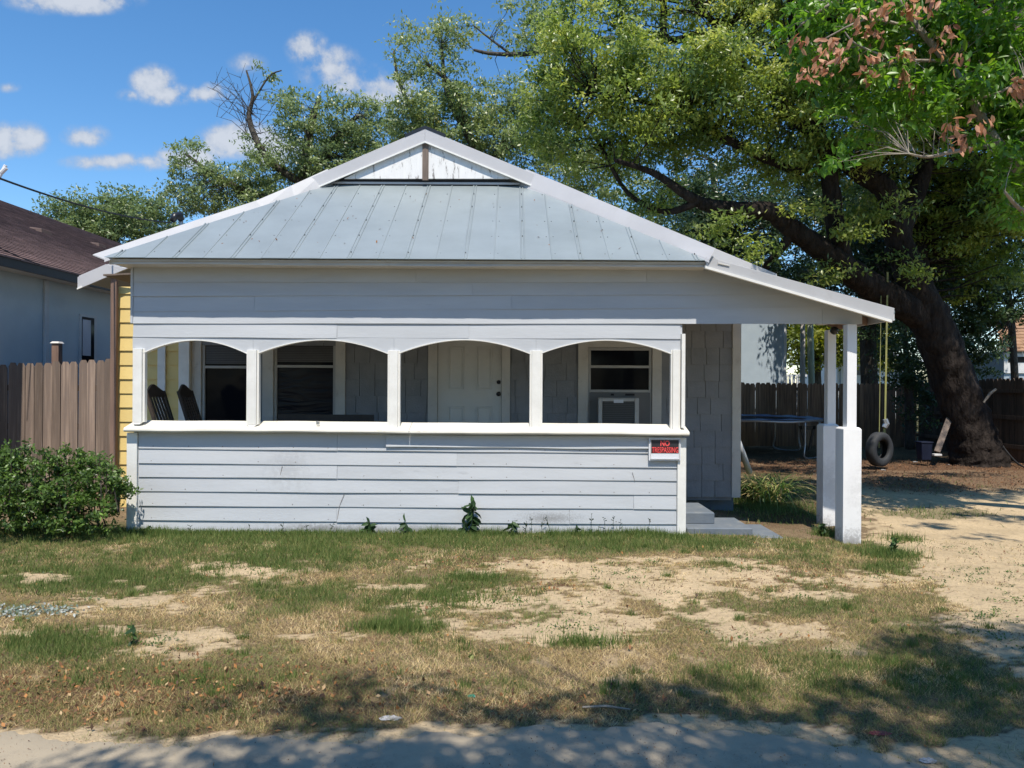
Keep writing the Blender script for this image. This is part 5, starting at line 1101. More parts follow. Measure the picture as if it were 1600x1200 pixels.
mb = MB(); c = P(497,662,8.38); mb.box(c.x-.02, c.x-.008, c.y-.01, c.y+.01, c.z-.01, c.z+.03); mb.box(c.x-.004, c.x+.016, c.y-.012, c.y+.012, c.z-.01, c.z+.024); o = mb.build('metal_bracket', M['galv'], loc=tuple(c)); tag(o, 'tiny grey metal bracket lying on the white porch rail', 'bracket')
# leaning pipe at the far corner of the house
mb = MB(); mb.tube([P(1153,690,10.6), P(1160,708,10.7), P(1171,738,10.9)], .045, 10); o = mb.build('drain_pipe', M['pipe'], loc=tuple(P(1171,740,10.9)), smooth=True); tag(o, 'grey drain pipe slanting down behind the house corner', 'pipe')

# ------------------------------------------------------------------ left side: neighbour house, fence, bush
NH = thing('neighbour_house', 'grey stucco neighbouring house with a brown shingle roof at the left edge', 'house', (-8.1, 12, 0))
NX = -8.0; ze = P(0,404,11.33).z
def xpx(px_, X): return X*F/(px_-800)     # depth at which plane X shows at px
zE_n = CH+(600-404)*xpx(0, NX+.4)/F
mb = MB(); mb.box(NX-.2, NX, 9.5, 36, -.1, zE_n-.12); mb.build('wall', M['stucco'], NH)
mb = MB(); mb.box(NX+.002, NX+.05, xpx(66,NX), xpx(72.5,NX), 0, zE_n-.13); mb.build('downspout', M['stuccotrim'], NH, bevel=.01)
mb = MB(); mb.box(NX+.36, NX+.40, 8.5, 36.5, zE_n-.14, zE_n+.02); mb.build('eave_fascia', mat('dark_brown_fascia', (.055,.048,.045), .6), NH)
mb = MB(); mb.box(NX, NX+.36, 8.5, 36.5, zE_n-.12, zE_n-.10); mb.build('soffit', M['stuccotrim'], NH)
wy0, wy1 = xpx(125,NX), xpx(144,NX); z_t = P(134,496,(wy0+wy1)/2).z
mb = MB(); mb.box(NX-.05, NX+.03, wy0-.05, wy1+.1, z_t-1.6, z_t+.05); W_ = mb.build('window', M['stuccotrim'], NH)
mb = MB(); mb.box(NX+.031, NX+.036, wy0, wy1, z_t-1.5, z_t); mb.build('pane', M['glass'], W_)
mb = MB(); mb.box(NX+.037, NX+.040, wy0+.01, wy1-.12, z_t-.72, z_t-.05); mb.build('blind', mat('far_blind_white', (.5,.5,.55), .6), W_)
# shingle courses
ridgeX, ridgeZ = -17.4, CH+(600-318)*17.4*F/800/F
X0r = NX+.42; nrow = 64; dX = (X0r-ridgeX)/nrow; dZ = (ridgeZ-zE_n)/nrow
mb = MB()
for k in range(nrow):
    xa = X0r-dX*k; xb = X0r-dX*(k+1)-.05; za = zE_n+.03+dZ*k; zb = za+dZ
    mb.add([(xa, 8.4, za), (xa, 37, za), (xb, 37, zb-.004), (xb, 8.4, zb-.004), (xa, 8.4, za-.03), (xa, 37, za-.03)], [(0,1,2,3), (0,4,5,1)])
def shingle_mat(name, c1, c2, c3, sx_, sy_, ax='YX'):
    m = bpy.data.materials.new(name); m.use_nodes = True; t = m.node_tree; b = t.nodes['Principled BSDF']; b.inputs['Roughness'].default_value = .95; b.inputs['Specular IOR Level'].default_value = .15
    co = nd(t, 'ShaderNodeTexCoord'); s = nd(t, 'ShaderNodeSeparateXYZ'); t.links.new(co.outputs['Object'], s.inputs[0]); cb = nd(t, 'ShaderNodeCombineXYZ')
    i0, i1 = {'X':0,'Y':1,'Z':2}[ax[0]], {'X':0,'Y':1,'Z':2}[ax[1]]
    t.links.new(s.outputs[i0], cb.inputs[0]); t.links.new(s.outputs[i1], cb.inputs[1])
    br = nd(t, 'ShaderNodeTexBrick', inp={'Scale': 1.0, 'Brick Width': sx_, 'Row Height': sy_, 'Mortar Size': .006, 'Color1': (*c1,1), 'Color2': (*c2,1), 'Mortar': (*c3,1), 'Bias': 0.0}); t.links.new(cb.outputs[0], br.inputs[0])
    n = nd(t, 'ShaderNodeTexNoise', inp={'Scale': 2.5, 'Detail': 8, 'Roughness': .7}); t.links.new(co.outputs['Object'], n.inputs[0])
    mx_ = nd(t, 'ShaderNodeMix', data_type='RGBA', blend_type='MULTIPLY'); mx_.inputs[0].default_value = .6; t.links.new(br.outputs[0], mx_.inputs[6]); rr = nd(t, 'ShaderNodeValToRGB'); rr.color_ramp.elements[0].color = (.55,.55,.55,1); rr.color_ramp.elements[0].position = .35; rr.color_ramp.elements[1].position = .65; t.links.new(n.outputs[0], rr.inputs[0]); t.links.new(rr.outputs[0], mx_.inputs[7])
    t.links.new(mx_.outputs[2], b.inputs['Base Color']); return m
M['brownshingle'] = shingle_mat('brown_roof_shingles', (.29,.19,.165), (.185,.12,.105), (.08,.055,.05), .33, dX)
rf = mb.build('roof', M['brownshingle'], NH, kind=None)
mb = MB(); mb.prism([(ridgeX, 8.4, ridgeZ), (ridgeX, 37, ridgeZ), (ridgeX-9.8, 37, zE_n), (ridgeX-9.8, 8.4, zE_n)], (0,0,-.06)); mb.build('roof_back', M['brownshingle'], NH)
mb = MB(); mb.prism([(X0r, 36.9, zE_n), (ridgeX-9.8, 36.9, zE_n), (ridgeX, 36.9, ridgeZ-.08)], (0,-.1,0)); mb.build('gable_end', M['stucco'], NH)
mb = MB(); mb.box(NX-18.8, NX-.2, 35.8, 36, -.1, zE_n); mb.build('end_wall', M['stucco'], NH)
for (a, b_) in ((60,366),(150,387)):      # roof vents: solve for the spot on the slope
    # plane: z = zE_n + (X0r-x)*dZ/dX ; x=(a-800)*Y/F ; z = CH-(b-600)*Y/F
    sl2 = dZ/dX; Yv = (zE_n+X0r*sl2-CH)/((600-b_)/F+(a-800)/F*sl2); c = P(a, b_, Yv)
    mb = MB(); mb.hexa([(c.x-.30,c.y-.25,c.z-.02+.30*sl2),(c.x+.25,c.y-.25,c.z-.02-.25*sl2),(c.x+.25,c.y+.25,c.z-.02-.25*sl2),(c.x-.30,c.y+.25,c.z-.02+.30*sl2),(c.x-.28,c.y-.2,c.z+.05+.28*sl2),(c.x+.2,c.y-.2,c.z+.20-.2*sl2),(c.x+.2,c.y+.2,c.z+.20-.2*sl2),(c.x-.28,c.y+.2,c.z+.05+.28*sl2)])
    v_ = mb.build('roof_vent', mat('brown_vent', (.10,.065,.055), .7), NH, bevel=.01)
    mb = MB(); mb.box(c.x+.202, c.x+.206, c.y-.17, c.y+.17, c.z-.2*sl2, c.z+.17-.2*sl2); mb.build('vent_opening', M['darkgap'], v_)
mb = MB(); mb.tube([P(-30,330,18), P(9,258,18)], .04, 8); mb.tube([P(2,270,18), P(10,262,18)], .05, 8); o = mb.build('slanted_mast', M['farwhite'], loc=tuple(P(-30,330,18))); tag(o, 'white slanted mast tip against the sky at the far left edge', 'mast')
# left fence
def picket_fence(name, label, cat_, p0, p1, top0, top1, w, m, base_z=0.0, back_post=True, dog=True, postlab=None):
    """pickets from p0 to p1 (x,y); top heights interpolated"""
    a = Vector((p0[0], p0[1], 0)); b_ = Vector((p1[0], p1[1], 0)); d = (b_-a); L = d.length; d.normalize(); nrm = Vector((-d.y, d.x, 0))
    if nrm.y > 0: nrm = -nrm
    root = thing(name, label, cat_, (a.x, a.y, base_z)); n = int(L/w); ang = math.atan2(d.y, d.x)
    metas = []
    for v_ in range(4):
        mb = MB(); h = 1.0; ww = w-.002-.0015*v_/3; c = .22*w if dog else .01
        ww -= .005 if m is M['cedar'] else 0; pts = [(0,0,0),(ww,0,0),(ww,0,h-c*1.0),(ww-c,0,h),(c,0,h),(0,0,h-c*1.0)]
        mb.prism(pts, (0,.016,0)); me_o = mb.build('picket', m, loc=(0,0,0)); metas.append(me_o.data); ORG.pop(me_o); bpy.data.objects.remove(me_o)
    for k in range(n):
        t = (k+.5)/n; top = top0+(top1-top0)*t+random.uniform(-.015,.015)-base_z
        o = bpy.data.objects.new('picket', random.choice(metas)); COL.objects.link(o); o.parent = root
        pos = a+d*(k*w)+nrm*random.uniform(0,.006)-Vector((a.x, a.y, 0)); o.location = pos; o.rotation_euler = (0, random.uniform(-.006,.006), ang); o.scale = (1, 1, top)
    for zr in (.35, 1.0, 1.6):
        mb = MB(); mb.beam(a-nrm*.05+Vector((0,0,base_z+zr)), b_-nrm*.05+Vector((0,0,base_z+zr)), .04, .09); mb.build('rail', m, root)
    return root, a, d, nrm
fy = 11.45
fa0 = P(-70,572,fy); fa1 = P(185,561,fy)
root, a, d, nrm = picket_fence('picket_fence', 'weathered brown dog-eared privacy fence beside the yellow wall', 'fence', (fa0.x, fy), (fa1.x, fy), fa0.z, fa1.z, .137, M['cedar'])
mb = MB(); c = P(92.5,537,fy+.25); mb.box(c.x-.055, c.x+.055, fy+.14, fy+.25, 0, c.z); mb.build('fence_post', M['brownpost'], root, bevel=.004)
mb = MB(); mb.hexa([(c.x-.07,fy+.12,c.z+.001),(c.x+.07,fy+.12,c.z+.001),(c.x+.07,fy+.27,c.z+.001),(c.x-.07,fy+.27,c.z+.001),(c.x-.05,fy+.15,c.z+.03),(c.x+.05,fy+.15,c.z+.03),(c.x+.05,fy+.25,c.z+.03),(c.x-.05,fy+.25,c.z+.03)]); mb.build('sunlit_post_top', M['fascia'], root)  # pale cap added to colour the sunlit top of the post
# bush
BU = thing('green_bush', 'broad leafy green bush before the brown fence at the porch corner', 'bush', tuple(G(95,832)))
bb = [(40,770,8.0,60,55,.45),(110,775,7.9,60,52,.45),(165,785,7.95,38,42,.35),(30,730,8.1,40,30,.35),(95,725,8.0,38,28,.35),(145,742,8.0,36,28,.3),(-20,770,8.1,50,70,.5),(185,760,7.95,22,18,.2),(60,812,7.85,70,18,.35),(150,815,7.9,40,18,.3)]
cl = blob_pts(bb, 300); st_ = MB()
tips = []
for k in range(34):
    px_ = random.uniform(-10, 195); yt_ = np.interp(px_, [-10,0,12,45,60,95,115,150,170,200], [690,698,686,688,702,688,700,706,722,745])+random.uniform(-3,14)
    Y_ = random.uniform(7.8, 8.2); tpt = P(px_, yt_, Y_); b0 = P(px_+random.uniform(-8,8), 800, Y_); st_.tube([b0, b0.lerp(tpt,.6)+Vector((random.uniform(-.03,.03),0,0)), tpt], [.008,.006,.002], 4, False)
    for j in range(9): tips.append(np.array(b0.lerp(tpt, random.uniform(.55,1)))+RNG.normal(size=3)*.02)
for (a, b_) in ((205,757),(210,762),(196,752),(190,748)):
    t0 = P(165,775,7.95); t1 = P(a+4, b_, 7.85); st_.tube([t0, t0.lerp(t1,.6)+Vector((0,0,.02)), t1], [.006,.004,.002], 4, False)
    for j in range(9): tips.append(np.array(t0.lerp(t1, random.uniform(.5,1)))+RNG.normal(size=3)*.018)
for k in range(50):
    c = cl[random.randrange(len(cl))]; g0 = G(random.uniform(20,170), 828); st_.tube([g0, Vector(c)*.5+g0*.5+Vector((0,0,.03)), Vector(c)], [.012,.008,.003], 4, False)
st_.build('stems', M['greybark'], BU, smooth=True, kind='stuff')
C1, out, bs = foliage(cl, 30, .075); C2, o2, b2 = foliage(np.array(tips), 7, .035)
C = np.concatenate([C1, C2]); C[:, 2] = np.maximum(C[:, 2], .01); m_ = len(C); bs = np.concatenate([bs, b2]); out = np.concatenate([out, o2])
leaf_cloud('foliage', C, RNG.uniform(.03,.065,m_), RNG.uniform(.014,.030,m_), M['leaf_bush'], BU, np.clip(bs*.55+RNG.random(m_)*.45, 0, 1), up=.8, out=out)
kk = RNG.random(len(cl)) < .16; c3 = cl[kk]; c3 = c3[c3[:, 2] < .55]; m_ = len(c3)
leaf_cloud('broad_leaves', c3-np.array([0,.12,0]), RNG.uniform(.05,.085,m_), RNG.uniform(.04,.06,m_), M['leaf_bush'], BU, RNG.uniform(.6,1,m_), up=.6, shape=2)
NL['bush'] = len(C)
# strappy plant
LP = thing('strap_leaf_plant', 'clump of long arching strap leaves beyond the house corner', 'plant', tuple(G(1195,782)))
def strap_leaves(root, c, n, L0, L1, w, spread):
    V = []; Fq = []; ti = []; c = np.array(c)
    for k in range(n):
        az_ = random.uniform(0, 2*math.pi); L = random.uniform(L0, L1); el = random.uniform(.7, 1.4); base = c+np.array([random.uniform(-1,1)*spread, random.uniform(-1,1)*spread, 0])
        dx, dy = math.cos(az_), math.sin(az_); p = base.copy(); e = el; seg = 6; b0 = len(V)
        for j in range(seg+1):
            ww = w*(1-(j/seg)**2.2)*.5+.001; V.append(p+np.array([-dy, dx, 0])*ww); V.append(p-np.array([-dy, dx, 0])*ww)
            p = p+np.array([dx*math.cos(e), dy*math.cos(e), math.sin(e)])*L/seg; e -= random.uniform(.25,.42)
            if j < seg: Fq.append((b0+2*j, b0+2*j+1, b0+2*j+3, b0+2*j+2)); 
        t_ = random.random() if random.random() > .2 else 1.0; ti += [t_]*seg
    return fast_mesh('strap_leaf', np.array(V), np.array(Fq), M['leaf_strap'], root, attr={'tint': ('FACE', ti)})
q = G(1200,781); o = strap_leaves(LP, q, 230, .45, .85, .022, .22); o['kind'] = 'stuff'
q2 = G(1165,775); o = strap_leaves(LP, q2, 90, .35, .7, .020, .12); o['kind'] = 'stuff'
# weeds with broad drooping leaves along the porch wall
def weed(px_, base_y, h, n, Ls, label, Y=None, grp='leafy weeds along the porch wall', hue=(0,.9)):
    b0 = G(px_, base_y); 
    if Y: b0 = Vector(((px_-800)*Y/F, Y, 0))
    b0.z = ground_z(b0.x, b0.y)-.01
    t = thing('leafy_weed', label, 'weed', tuple(b0), grp); mb = MB(); top = b0+Vector((random.uniform(-.02,.02), 0, h)); mb.tube([b0, b0.lerp(top,.5)+Vector((.01,0,0)), top], [.006,.005,.003], 5); mb.build('stem', M['leaf_weed'], t)
    C = []; 
    for k in range(n): z_ = (k+1)/n; C.append(np.array(b0.lerp(top, .25+.75*z_)))
    C = np.array(C); m = len(C)
    leaf_cloud('leaves', C, RNG.uniform(.7,1.1,m)*Ls, RNG.uniform(.6,.9,m)*Ls*.62, M['leaf_weed'], t, RNG.uniform(hue[0], hue[1], m), up=.2, droop=1.0, shape=2)
weed(577,829,.15,26,.11,'low broad-leaved weed left of centre against the siding', 8.28)
weed(634,829,.15,18,.11,'small drooping weed between the low one and the tall one', 8.28)
weed(724,831,.15,16,.11,'short weed touching the left side of the tallest weed', 8.30)
weed(737,833,.36,38,.13,'tallest dark leafy weed standing against the lower siding', 8.28)
weed(800,833,.17,18,.11,'small dark weed just right of the tallest weed', 8.28)
weed(900,834,.13,10,.09,'tiny weed below the siding left of the sign', 8.28)
weed(207,1008,.14,11,.06,'lone green seedling in the left sandy patch', None, None, (.3,1))
weed(232,826,.10,10,.07,'small weed at the foot of the left porch corner', 8.28)
weed(1290,832,.16,40,.08,'leafy weed between the two awning posts', 8.6, None)
weed(1395,862,.20,60,.06,'feathery green weed right of the front awning post', None, None, (.5,1))
# thin sprigs leaning up the siding
mb = MB()
for (px_, h) in ((820,.16),(832,.2),(845,.22),(818,.12),(862,.24),(925,.25),(935,.14),(948,.22),(960,.24),(968,.18),(1010,.2),(440,.13),(515,.14),(300,.1),(480,.1),(395,.1)):
    b0 = Vector(((px_-800)*8.33/F, 8.31, -.02)); tp = b0+Vector((random.uniform(-.06,.06), .02, h)); mb.tube([b0, b0.lerp(tp,.5), tp], [.003,.0025,.0015], 4)
    for j in range(7): s0 = b0.lerp(tp, random.uniform(.4,1)); mb.tube([s0, s0+Vector((random.uniform(-.03,.03), -.005, random.uniform(0,.03)))], [.002,.004], 4)
o = mb.build('weed_sprigs', M['leaf_weed'], loc=(0,8.3,0)); tag(o, 'thin upright weed sprigs against the lower siding', 'weeds', kind='stuff')
xs_, ys_ = scatter(2600, 4.6, 8.3); s_, g2, l2, px, py = masks(xs_, ys_); kk = (s_ > .3) & (vnoise(xs_, ys_, 2.2, 91, 3) > .50) & (RNG.random(2600) < .42); xs_, ys_ = xs_[kk], ys_[kk]; cnt = RNG.integers(6, 22, len(xs_)); ix = np.repeat(np.arange(len(xs_)), cnt); m_ = len(ix)
sx_ = xs_[ix]+RNG.normal(0, .035, m_); sy_ = ys_[ix]+RNG.normal(0, .02, m_)
o = leaf_cloud('creeping_weeds', np.stack([sx_, sy_, gz(sx_, sy_)+RNG.uniform(.001,.02,m_)], 1), RNG.uniform(.012,.034,m_), RNG.uniform(.006,.013,m_), M['leaf_bush'], None, RNG.uniform(0,.75,m_), up=1.0); tag(o, 'tiny creeping weeds dotted over the bare sand', 'weeds', kind='stuff')
xs_, ys_ = scatter(26000, 3.9, 8.3); s_, g2, l2, px, py = masks(xs_, ys_); kk = (s_ > .2) & (vnoise(xs_, ys_, 3.2, 95, 4) > .53); xs_, ys_ = xs_[kk], ys_[kk]; m_ = len(xs_)
o = leaf_cloud('ground_litter', np.stack([xs_, ys_, gz(xs_, ys_)+RNG.uniform(.001,.006,m_)], 1), RNG.uniform(.008,.026,m_), RNG.uniform(.004,.009,m_), M['litter'], None, RNG.uniform(0,.6,m_), up=2.5); tag(o, 'dark plant crumbs strewn over the bare sand', 'plant litter', kind='stuff')
xs_ = RNG.uniform(-3.2, 3.6, 2600); ys_ = RNG.uniform(2.75, 3.62, 2600); kk = vnoise(xs_, ys_*2.5, 2.2, 99, 4) > .5; xs_, ys_ = xs_[kk], ys_[kk]; m_ = len(xs_)
o = leaf_cloud('road_grit', np.stack([xs_, ys_, np.full(m_, .021)], 1), RNG.uniform(.003,.012,m_), RNG.uniform(.002,.006,m_), M['litter'], None, RNG.uniform(0,.75,m_), up=2.5); tag(o, 'crumbs of bark and leaf scattered on the sandy road edge', 'grit', kind='stuff')
# white-leaved ground cover patch at left edge
q = G(40,960); C = np.stack([RNG.normal(q.x,.19,420), RNG.normal(q.y,.07,420), RNG.uniform(.01,.04,420)], 1)
o = leaf_cloud('pale_ground_cover', C, RNG.uniform(.02,.04,420), RNG.uniform(.012,.02,420), leaf_mat('silvery_leaf', [(0,(.06,.10,.06)),(.6,(.18,.22,.18)),(1,(.48,.50,.48))], .1), None, RNG.random(420), up=1.5); tag(o, 'silvery leaved ground cover patch at the left edge of the lawn', 'ground cover', kind='stuff')
# small rubbish
def wad(name, px_, py_, sx_, sy_, sz_, m, label, cat_):
    c = G(px_, py_); c.z = ground_z(c.x, c.y); bm = bmesh.new(); bmesh.ops.create_icosphere(bm, subdivisions=3, radius=1)
    for v_ in bm.verts:
        k = 1+.35*math.sin(v_.co.x*7+v_.co.y*5)*math.sin(v_.co.z*6+v_.co.x*3)+random.uniform(-.08,.08); v_.co = Vector((v_.co.x*sx_*k, v_.co.y*sy_*k, v_.co.z*sz_*k+sz_*.6))
    me = bpy.data.meshes.new(name); bm.to_mesh(me); bm.free(); me.materials.append(m); o = link(name, me, None, tuple(c)); tag(o, label, cat_)
wad('crumpled_can', 610,1126,.050,.022,.009,M['litterwhite'],'flattened silver grey wad lying at the road edge','litter')
wad('plastic_scrap', 1450,1190,.035,.02,.009,M['litterwhite'],'white and dark plastic scrap on the sand at lower right','litter')
wad('bottle_cap', 737,1086,.022,.014,.006,M['green'],'small teal plastic bit lying in the dry grass','litter')
wad('paper_scrap', 1375,1146,.05,.02,.007,M['redflag'],'faded red scrap in the grass near the road','litter')
wad('dead_leaf', 720,1026,.0,.0,.0,M['green'],'x','x') if False else None
c = G(737,1030); o = leaf_cloud('pale_leaf', np.array([[c.x-.01,c.y,.03],[c.x,c.y,.03],[c.x+.01,c.y,.03]]), [.06,.065,.06], [.03,.03,.03], M['leaf_strap'], None, np.array([.8,.7,.85]), up=.1, droop=.8, shape=2, o0=(c.x,c.y,0)); tag(o, 'pale green three-part leaf standing in the dry grass', 'leaf')
mb = MB(); a = G(910,1111); b_ = G(985,1113); mb.tube([a+Vector((0,0,.02)), a.lerp(b_,.5)+Vector((0,.01,.025)), b_+Vector((0,0,.015))], [.006,.007,.004], 6); o = mb.build('dry_stick', M['palebark'], loc=tuple(a)); tag(o, 'pale dry stick lying between the lawn and the road', 'stick')

# ------------------------------------------------------------------ back yard
by = 20.5
a0 = P(1110,597.5,by); a1 = P(1436,600,by)
picket_fence('picket_fence', 'long dark board fence across the back of the yard behind the trampoline', 'fence', (a0.x-1.5, by), (11.3, by), a0.z, a1.z, .145, M['backfence'])
picket_fence('picket_fence', 'dark board fence running toward the viewer at the right edge', 'fence', (11.32, by), (11.32, 14.2), P(1436,597,by).z, 1.95, .145, M['darkfence'])
# trampoline
tc_ = P(1180,655,18.3); TR = thing('trampoline', 'round trampoline on curved tube legs before the back fence', 'trampoline', (tc_.x, tc_.y, 0)); zt = P(1200,654,18.3).z
rad = (P(1276,655,18.3).x-tc_.x)
ring = [(tc_.x+rad*math.cos(2*math.pi*k/48), tc_.y+rad*math.sin(2*math.pi*k/48), zt+.012*math.sin(k*.8)) for k in range(49)]
mb = MB(); mb.tube(ring, .03, 8, False); mb.build('frame_ring', M['galv'], TR, smooth=True)
mb = MB(); mb.lathe((tc_.x, tc_.y, zt), [(rad*.86,-.03),(rad*.86,-.022)], 40); mb.build('jumping_mat', M['tramp'], TR)
V_ = []; Fq = []
for k in range(49):
    t_ = 2*math.pi*k/48
    for rr, zz in ((rad*.84,-.012),(rad*.93,.03+.015*math.sin(k*1.7)),(rad*1.03,.012)): V_.append((tc_.x+rr*math.cos(t_), tc_.y+rr*math.sin(t_), zt+zz+.02))
for k in range(48):
    for j in range(2): Fq.append((k*3+j, k*3+j+1, k*3+j+4, k*3+j+3))
mb = MB(); mb.add(V_, Fq); mb.build('spring_pad', M['trampad'], TR, smooth=True)
for k in range(4):
    t_ = R(52)+k*R(90)-R(90)*.0-R(102); u1 = (math.cos(t_-.22), math.sin(t_-.22)); u2 = (math.cos(t_+.22), math.sin(t_+.22)); f = lambda u_, z_, s=1.0: Vector((tc_.x+rad*u_[0]*s, tc_.y+rad*u_[1]*s, z_))
    mb = MB(); mb.tube(spline([f(u1, zt), f(u1, zt*.4), f(u1, .04), f(u2, .04), f(u2, zt*.4), f(u2, zt)], 4), .022, 7); mb.build('leg', M['galv'], TR, smooth=True)
mb = MB(); mb.beam(P(1250,665,18.9), P(1262,704,18.9), .05, .05); mb.beam(P(1272,665,18.9), P(1264,704,18.9), .05, .05); mb.beam(P(1250,668,18.9), P(1274,668,18.9), .05, .09); o = mb.build('saw_horse', M['black'], loc=tuple(P(1260,705,18.9))); tag(o, 'black folding trestle beside the trampoline leg', 'trestle')
# tyre swing
TS = thing('tyre_swing', 'old tyre hanging on a yellow strap below the big tree', 'swing', tuple(P(1375,728,15)))
c = P(1374,702,15.0); V_ = []; Fq = []; Rm, yaw = .25, R(30)
prof = [(.085*math.cos(t_), .10*math.sin(t_)) for t_ in [2*math.pi*j/14 for j in range(14)]]
prof = [(-.075,-.055),(-.02,-.10),(.06,-.105),(.098,-.07),(.103,0),(.098,.07),(.06,.105),(-.02,.10),(-.075,.055),(-.055,.055),(-.0,.088),(.055,.09),(.083,.055),(.086,0),(.083,-.055),(.055,-.09),(0,-.088),(-.055,-.055)]
nP = len(prof)
for k in range(36):
    t_ = 2*math.pi*k/36
    for (r_, w_) in prof:
        v0 = Vector(((Rm+r_)*math.cos(t_), w_, (Rm+r_)*math.sin(t_))); v0 = Matrix.Rotation(yaw, 3, 'Z')@v0; V_.append(c+v0)
for k in range(36):
    for j in range(nP): Fq.append((k*nP+j, k*nP+(j+1)%nP, ((k+1)%36)*nP+(j+1)%nP, ((k+1)%36)*nP+j))
mb = MB(); mb.add(V_, Fq); mb.build('tyre', M['rubber'], TS, smooth=True)
mb = MB(); mb.beam(P(1387,425,15.2), P(1383,658,15.1), .036, .006, up=(0,1,0)); mb.beam(P(1383,658,15.1), P(1381,686,15.1), .05, .008, up=(0,1,0)); mb.build('strap', M['strap'], TS)
mb = MB(); mb.beam(P(1377,440,15.2), P(1373.5,700,15.0), .014, .006, up=(0,1,0)); mb.build('strap', M['strap'], TS)
mb = MB(); mb.tube([P(1383,655,15.07), P(1385,662,15.07), P(1382,668,15.07)], [.05,.06,.05], 6); mb.build('knot', M['galv'], TS)
# things under the tree
tb = thing('storage_tub', 'dark navy plastic tub standing left of the big trunk', 'tub', tuple(P(1448,719,15.6)))
c = P(1448,719,15.6); mb = MB(); w_ = .10; mb.hexa([(c.x-.10,c.y,c.z),(c.x+.10,c.y,c.z),(c.x+.10,c.y+.2,c.z),(c.x-.10,c.y+.2,c.z),(c.x-.12,c.y-.02,c.z+.36),(c.x+.12,c.y-.02,c.z+.36),(c.x+.12,c.y+.22,c.z+.36),(c.x-.12,c.y+.22,c.z+.36)]); mb.build('body', M['bluetub'], tb, bevel=.01)
mb = MB(); mb.box(c.x-.135,c.x+.135,c.y-.035,c.y+.235,c.z+.361,c.z+.39); mb.build('lid', M['bluetub'], tb, bevel=.008)
mb = MB(); mb.beam(P(1464,706,15.5), P(1484,652,15.9), .035, .12, up=(1,0,.3)); o = mb.build('leaning_board', M['oldwood'], loc=tuple(P(1464,706,15.5)), bevel=.004); tag(o, 'grey plank leaning against the left side of the big trunk', 'plank')
mb = MB(); c = P(1467,712,15.2); mb.box(c.x-.09,c.x+.07,c.y,c.y+.1,c.z-.01,c.z+.035); o = mb.build('concrete_block', M['fascia'], loc=tuple(c), bevel=.008); tag(o, 'small pale block at the foot of the leaning plank', 'block')
wad('plastic_toy', 1418,700,.07,.06,.13,M['pink'],'faded pink toy in the shade left of the navy tub','toy')
for (a, b_, s_, l_) in ((1430,722,.05,'pale crumpled paper before the navy tub'),(1380,735,.045,'white scrap on the dirt below the tyre swing'),(1481,726,.035,'small white scrap on the dirt before the big trunk')): wad('paper_scrap', a, b_, s_, s_*.6, s_*.3, M['litterwhite'], l_, 'litter')
mb = MB(); mb.tube(spline([P(1562,690,16.2), P(1575,708,15.9), P(1590,724,15.5), P(1606,733,15.2)], 5), .02, 6); o = mb.build('garden_hose', M['cable'], loc=tuple(P(1590,724,15.5)), smooth=True); tag(o, 'dark hose running down from the big trunk to the right', 'hose')
mb = MB(); mb.tube([P(1537,629,15.4), P(1547,615,15.4), P(1556,608,15.4)], [.02,.03,.025], 6); o = mb.build('broken_branch', M['palebark'], loc=tuple(P(1547,615,15.4))); tag(o, 'pale broken branch stub sticking out right of the big trunk', 'branch')
# buildings beyond
BS = thing('blue_grey_building', 'blue grey wall of a building beyond the fence dappled with leaf shade', 'building', tuple(P(1190,640,25)))
a, b_ = P(1120,600,25).x, P(1224,600,25).x; zt = 4.5
mb = MB(); mb.box(a, b_, 25, 31, -.1, zt); mb.build('wall', M['shedwall'], BS)
mb = MB(); mb.box(b_+.002, b_+.09, 24.96, 25.1, -.1, zt-.6); mb.build('corner_trim', M['farwhite'], BS)
mb = MB(); mb.prism([(a-.3,24.7,zt), (b_+.3,24.7,zt), (b_+.3,28,zt+.9), (a-.3,28,zt+.9)], (0,0,.08)); mb.prism([(a-.3,31.3,zt), (b_+.3,31.3,zt), (b_+.3,28.01,zt+.9), (a-.3,28.01,zt+.9)], (0,0,.08)); mb.build('roof', M['farroof'], BS)
WHs = thing('white_house', 'small white house with a pale roof seen between the awning post and the tyre straps', 'house', tuple(P(1350,640,38)))
a, b_ = P(1308,600,38), P(1400,600,38)
mb = MB(); mb.box(a.x, b_.x+1, 38, 43, -.1, P(1350,567,38).z); mb.build('wall', M['farwhite'], WHs)
mb = MB(); zr = P(1350,567,38).z; mb.prism([(a.x-.4,37.4,zr), (b_.x+1.4,37.4,zr), (b_.x+1.0,40.5,P(1350,546,38).z), (a.x+.8,40.5,P(1350,546,38).z)], (0,0,.06)); mb.prism([(a.x-.4,43.6,zr), (b_.x+1.4,43.6,zr), (b_.x+1.0,40.52,P(1350,546,38).z), (a.x+.8,40.52,P(1350,546,38).z)], (0,0,.06)); mb.build('roof', M['farroof'], WHs)
mb = MB(); mb.box(P(1336,600,38).x, P(1362,600,38).x, 37.95, 37.98, P(1345,586,38).z, P(1345,573,38).z); mb.build('grey_door', M['panel'], WHs)  # door in plain flat grey
mb = MB(); mb.box(P(1313,600,38).x, P(1319,600,38).x, 37.9, 37.98, .1, P(1316,568,38).z); mb.build('porch_post', M['farwhite'], WHs)
RLg = thing('deck_railing', 'bright white deck railing beyond the fence beside the grey pole', 'railing', tuple(P(1245,625,30)))
mb = MB(); a, b_ = P(1226,586,30), P(1261,586,30); mb.box(a.x, b_.x, 30, 30.1, a.z-.06, a.z+.03); mb.build('top_rail', M['farwhite'], RLg)
for px_ in (1229,1235,1241,1247,1256): mb = MB(); x_ = P(px_,600,30).x; mb.box(x_-.05, x_+.05, 30.02, 30.08, 0, a.z-.062); mb.build('baluster', M['farwhite'], RLg)
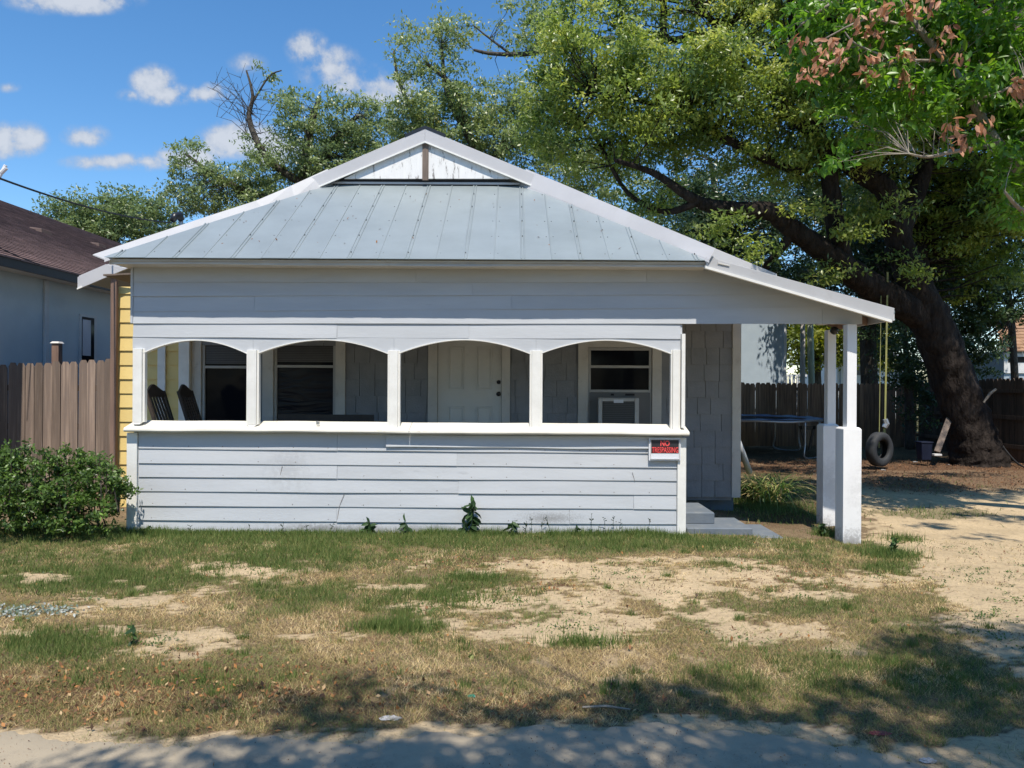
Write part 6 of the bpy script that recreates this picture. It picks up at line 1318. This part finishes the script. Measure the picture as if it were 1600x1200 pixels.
for (p0, p1, w_, m_, lab) in (((1254,640),(1254.5,470),.17,'greypole','bare grey wooden pole beyond the fence, left of the greenish one'), ((1270,640),(1265,470),.22,'greenpole','greenish lichen covered pole leaning slightly beyond the fence')):
    a, b_ = P(*p0, 27), P(*p1, 27); a.z = -.1; mb = MB(); mb.tube([a, a.lerp(b_,.5), b_], [w_*.55, w_*.52, w_*.48], 12, True, .04); o = mb.build('wooden_pole', M[m_], loc=tuple(a), smooth=True); tag(o, lab, 'pole', 'wooden poles beyond the fence')
# tan roofed shed at the right edge
SH_ = thing('garden_shed', 'shed with a tan shingle roof at the right edge beyond the fence', 'shed', tuple(P(1620,640,22)))
y_ = 22.0; e0 = P(1568,548,y_); z_r = P(1600,490,y_+2.2).z; xr_ = e0.x+5
M['tanshingle'] = shingle_mat('tan_roof_shingles', (.42,.26,.16), (.34,.20,.12), (.20,.12,.08), .30, .16, 'XY')
nr = 12; mb = MB(); x_l0 = e0.x; x_l1 = P(1556,490,y_+2.2).x
for k in range(nr):
    t0, t1 = k/nr, (k+1)/nr; ya, yb = y_+2.2*t0, y_+2.2*t1+.05; za, zb = e0.z+(z_r-e0.z)*t0, e0.z+(z_r-e0.z)*t1; xa, xb = x_l0+(x_l1-x_l0)*t0, x_l0+(x_l1-x_l0)*t1
    n_ = 14; rw = (xr_-xa)/n_
    for j in range(n_):
        s0 = xa+rw*j+(.0 if k % 2 else -.0); mb.hexa([(s0+.004,ya,za-.02),(s0+rw-.004,ya,za-.02),(s0+rw-.004,yb,zb-.02),(s0+.004,yb,zb-.02),(s0+.004,ya,za+.012),(s0+rw-.004,ya,za+.012),(s0+rw-.004,yb,zb),(s0+.004,yb,zb)])
mb.build('roof_shingles', M['tanshingle'], SH_, kind='stuff')
mb = MB(); mb.box(x_l1, xr_, y_+2.15, y_+2.35, z_r, z_r+.10); mb.build('ridge_cap', M['farwhite'], SH_)
mb = MB(); mb.box(e0.x+.15, xr_-.2, y_+.2, y_+4.2, -.1, e0.z); mb.build('wall', M['shedwall'], SH_)
mb = MB(); a, b_ = P(1574,600,y_), P(1640,600,y_); mb.box(a.x, b_.x, y_+.15, y_+.198, P(1590,583,y_).z, P(1590,552,y_).z); w_ = mb.build('window', M['farwhite'], SH_)
mb = MB(); mb.box(a.x+.12, b_.x-.1, y_+.14, y_+.148, P(1590,566,y_).z, P(1590,557,y_).z); mb.build('pane', M['glass'], w_)
print('LEAVES', NL, 'grass', NG, 'shingles', nsh)
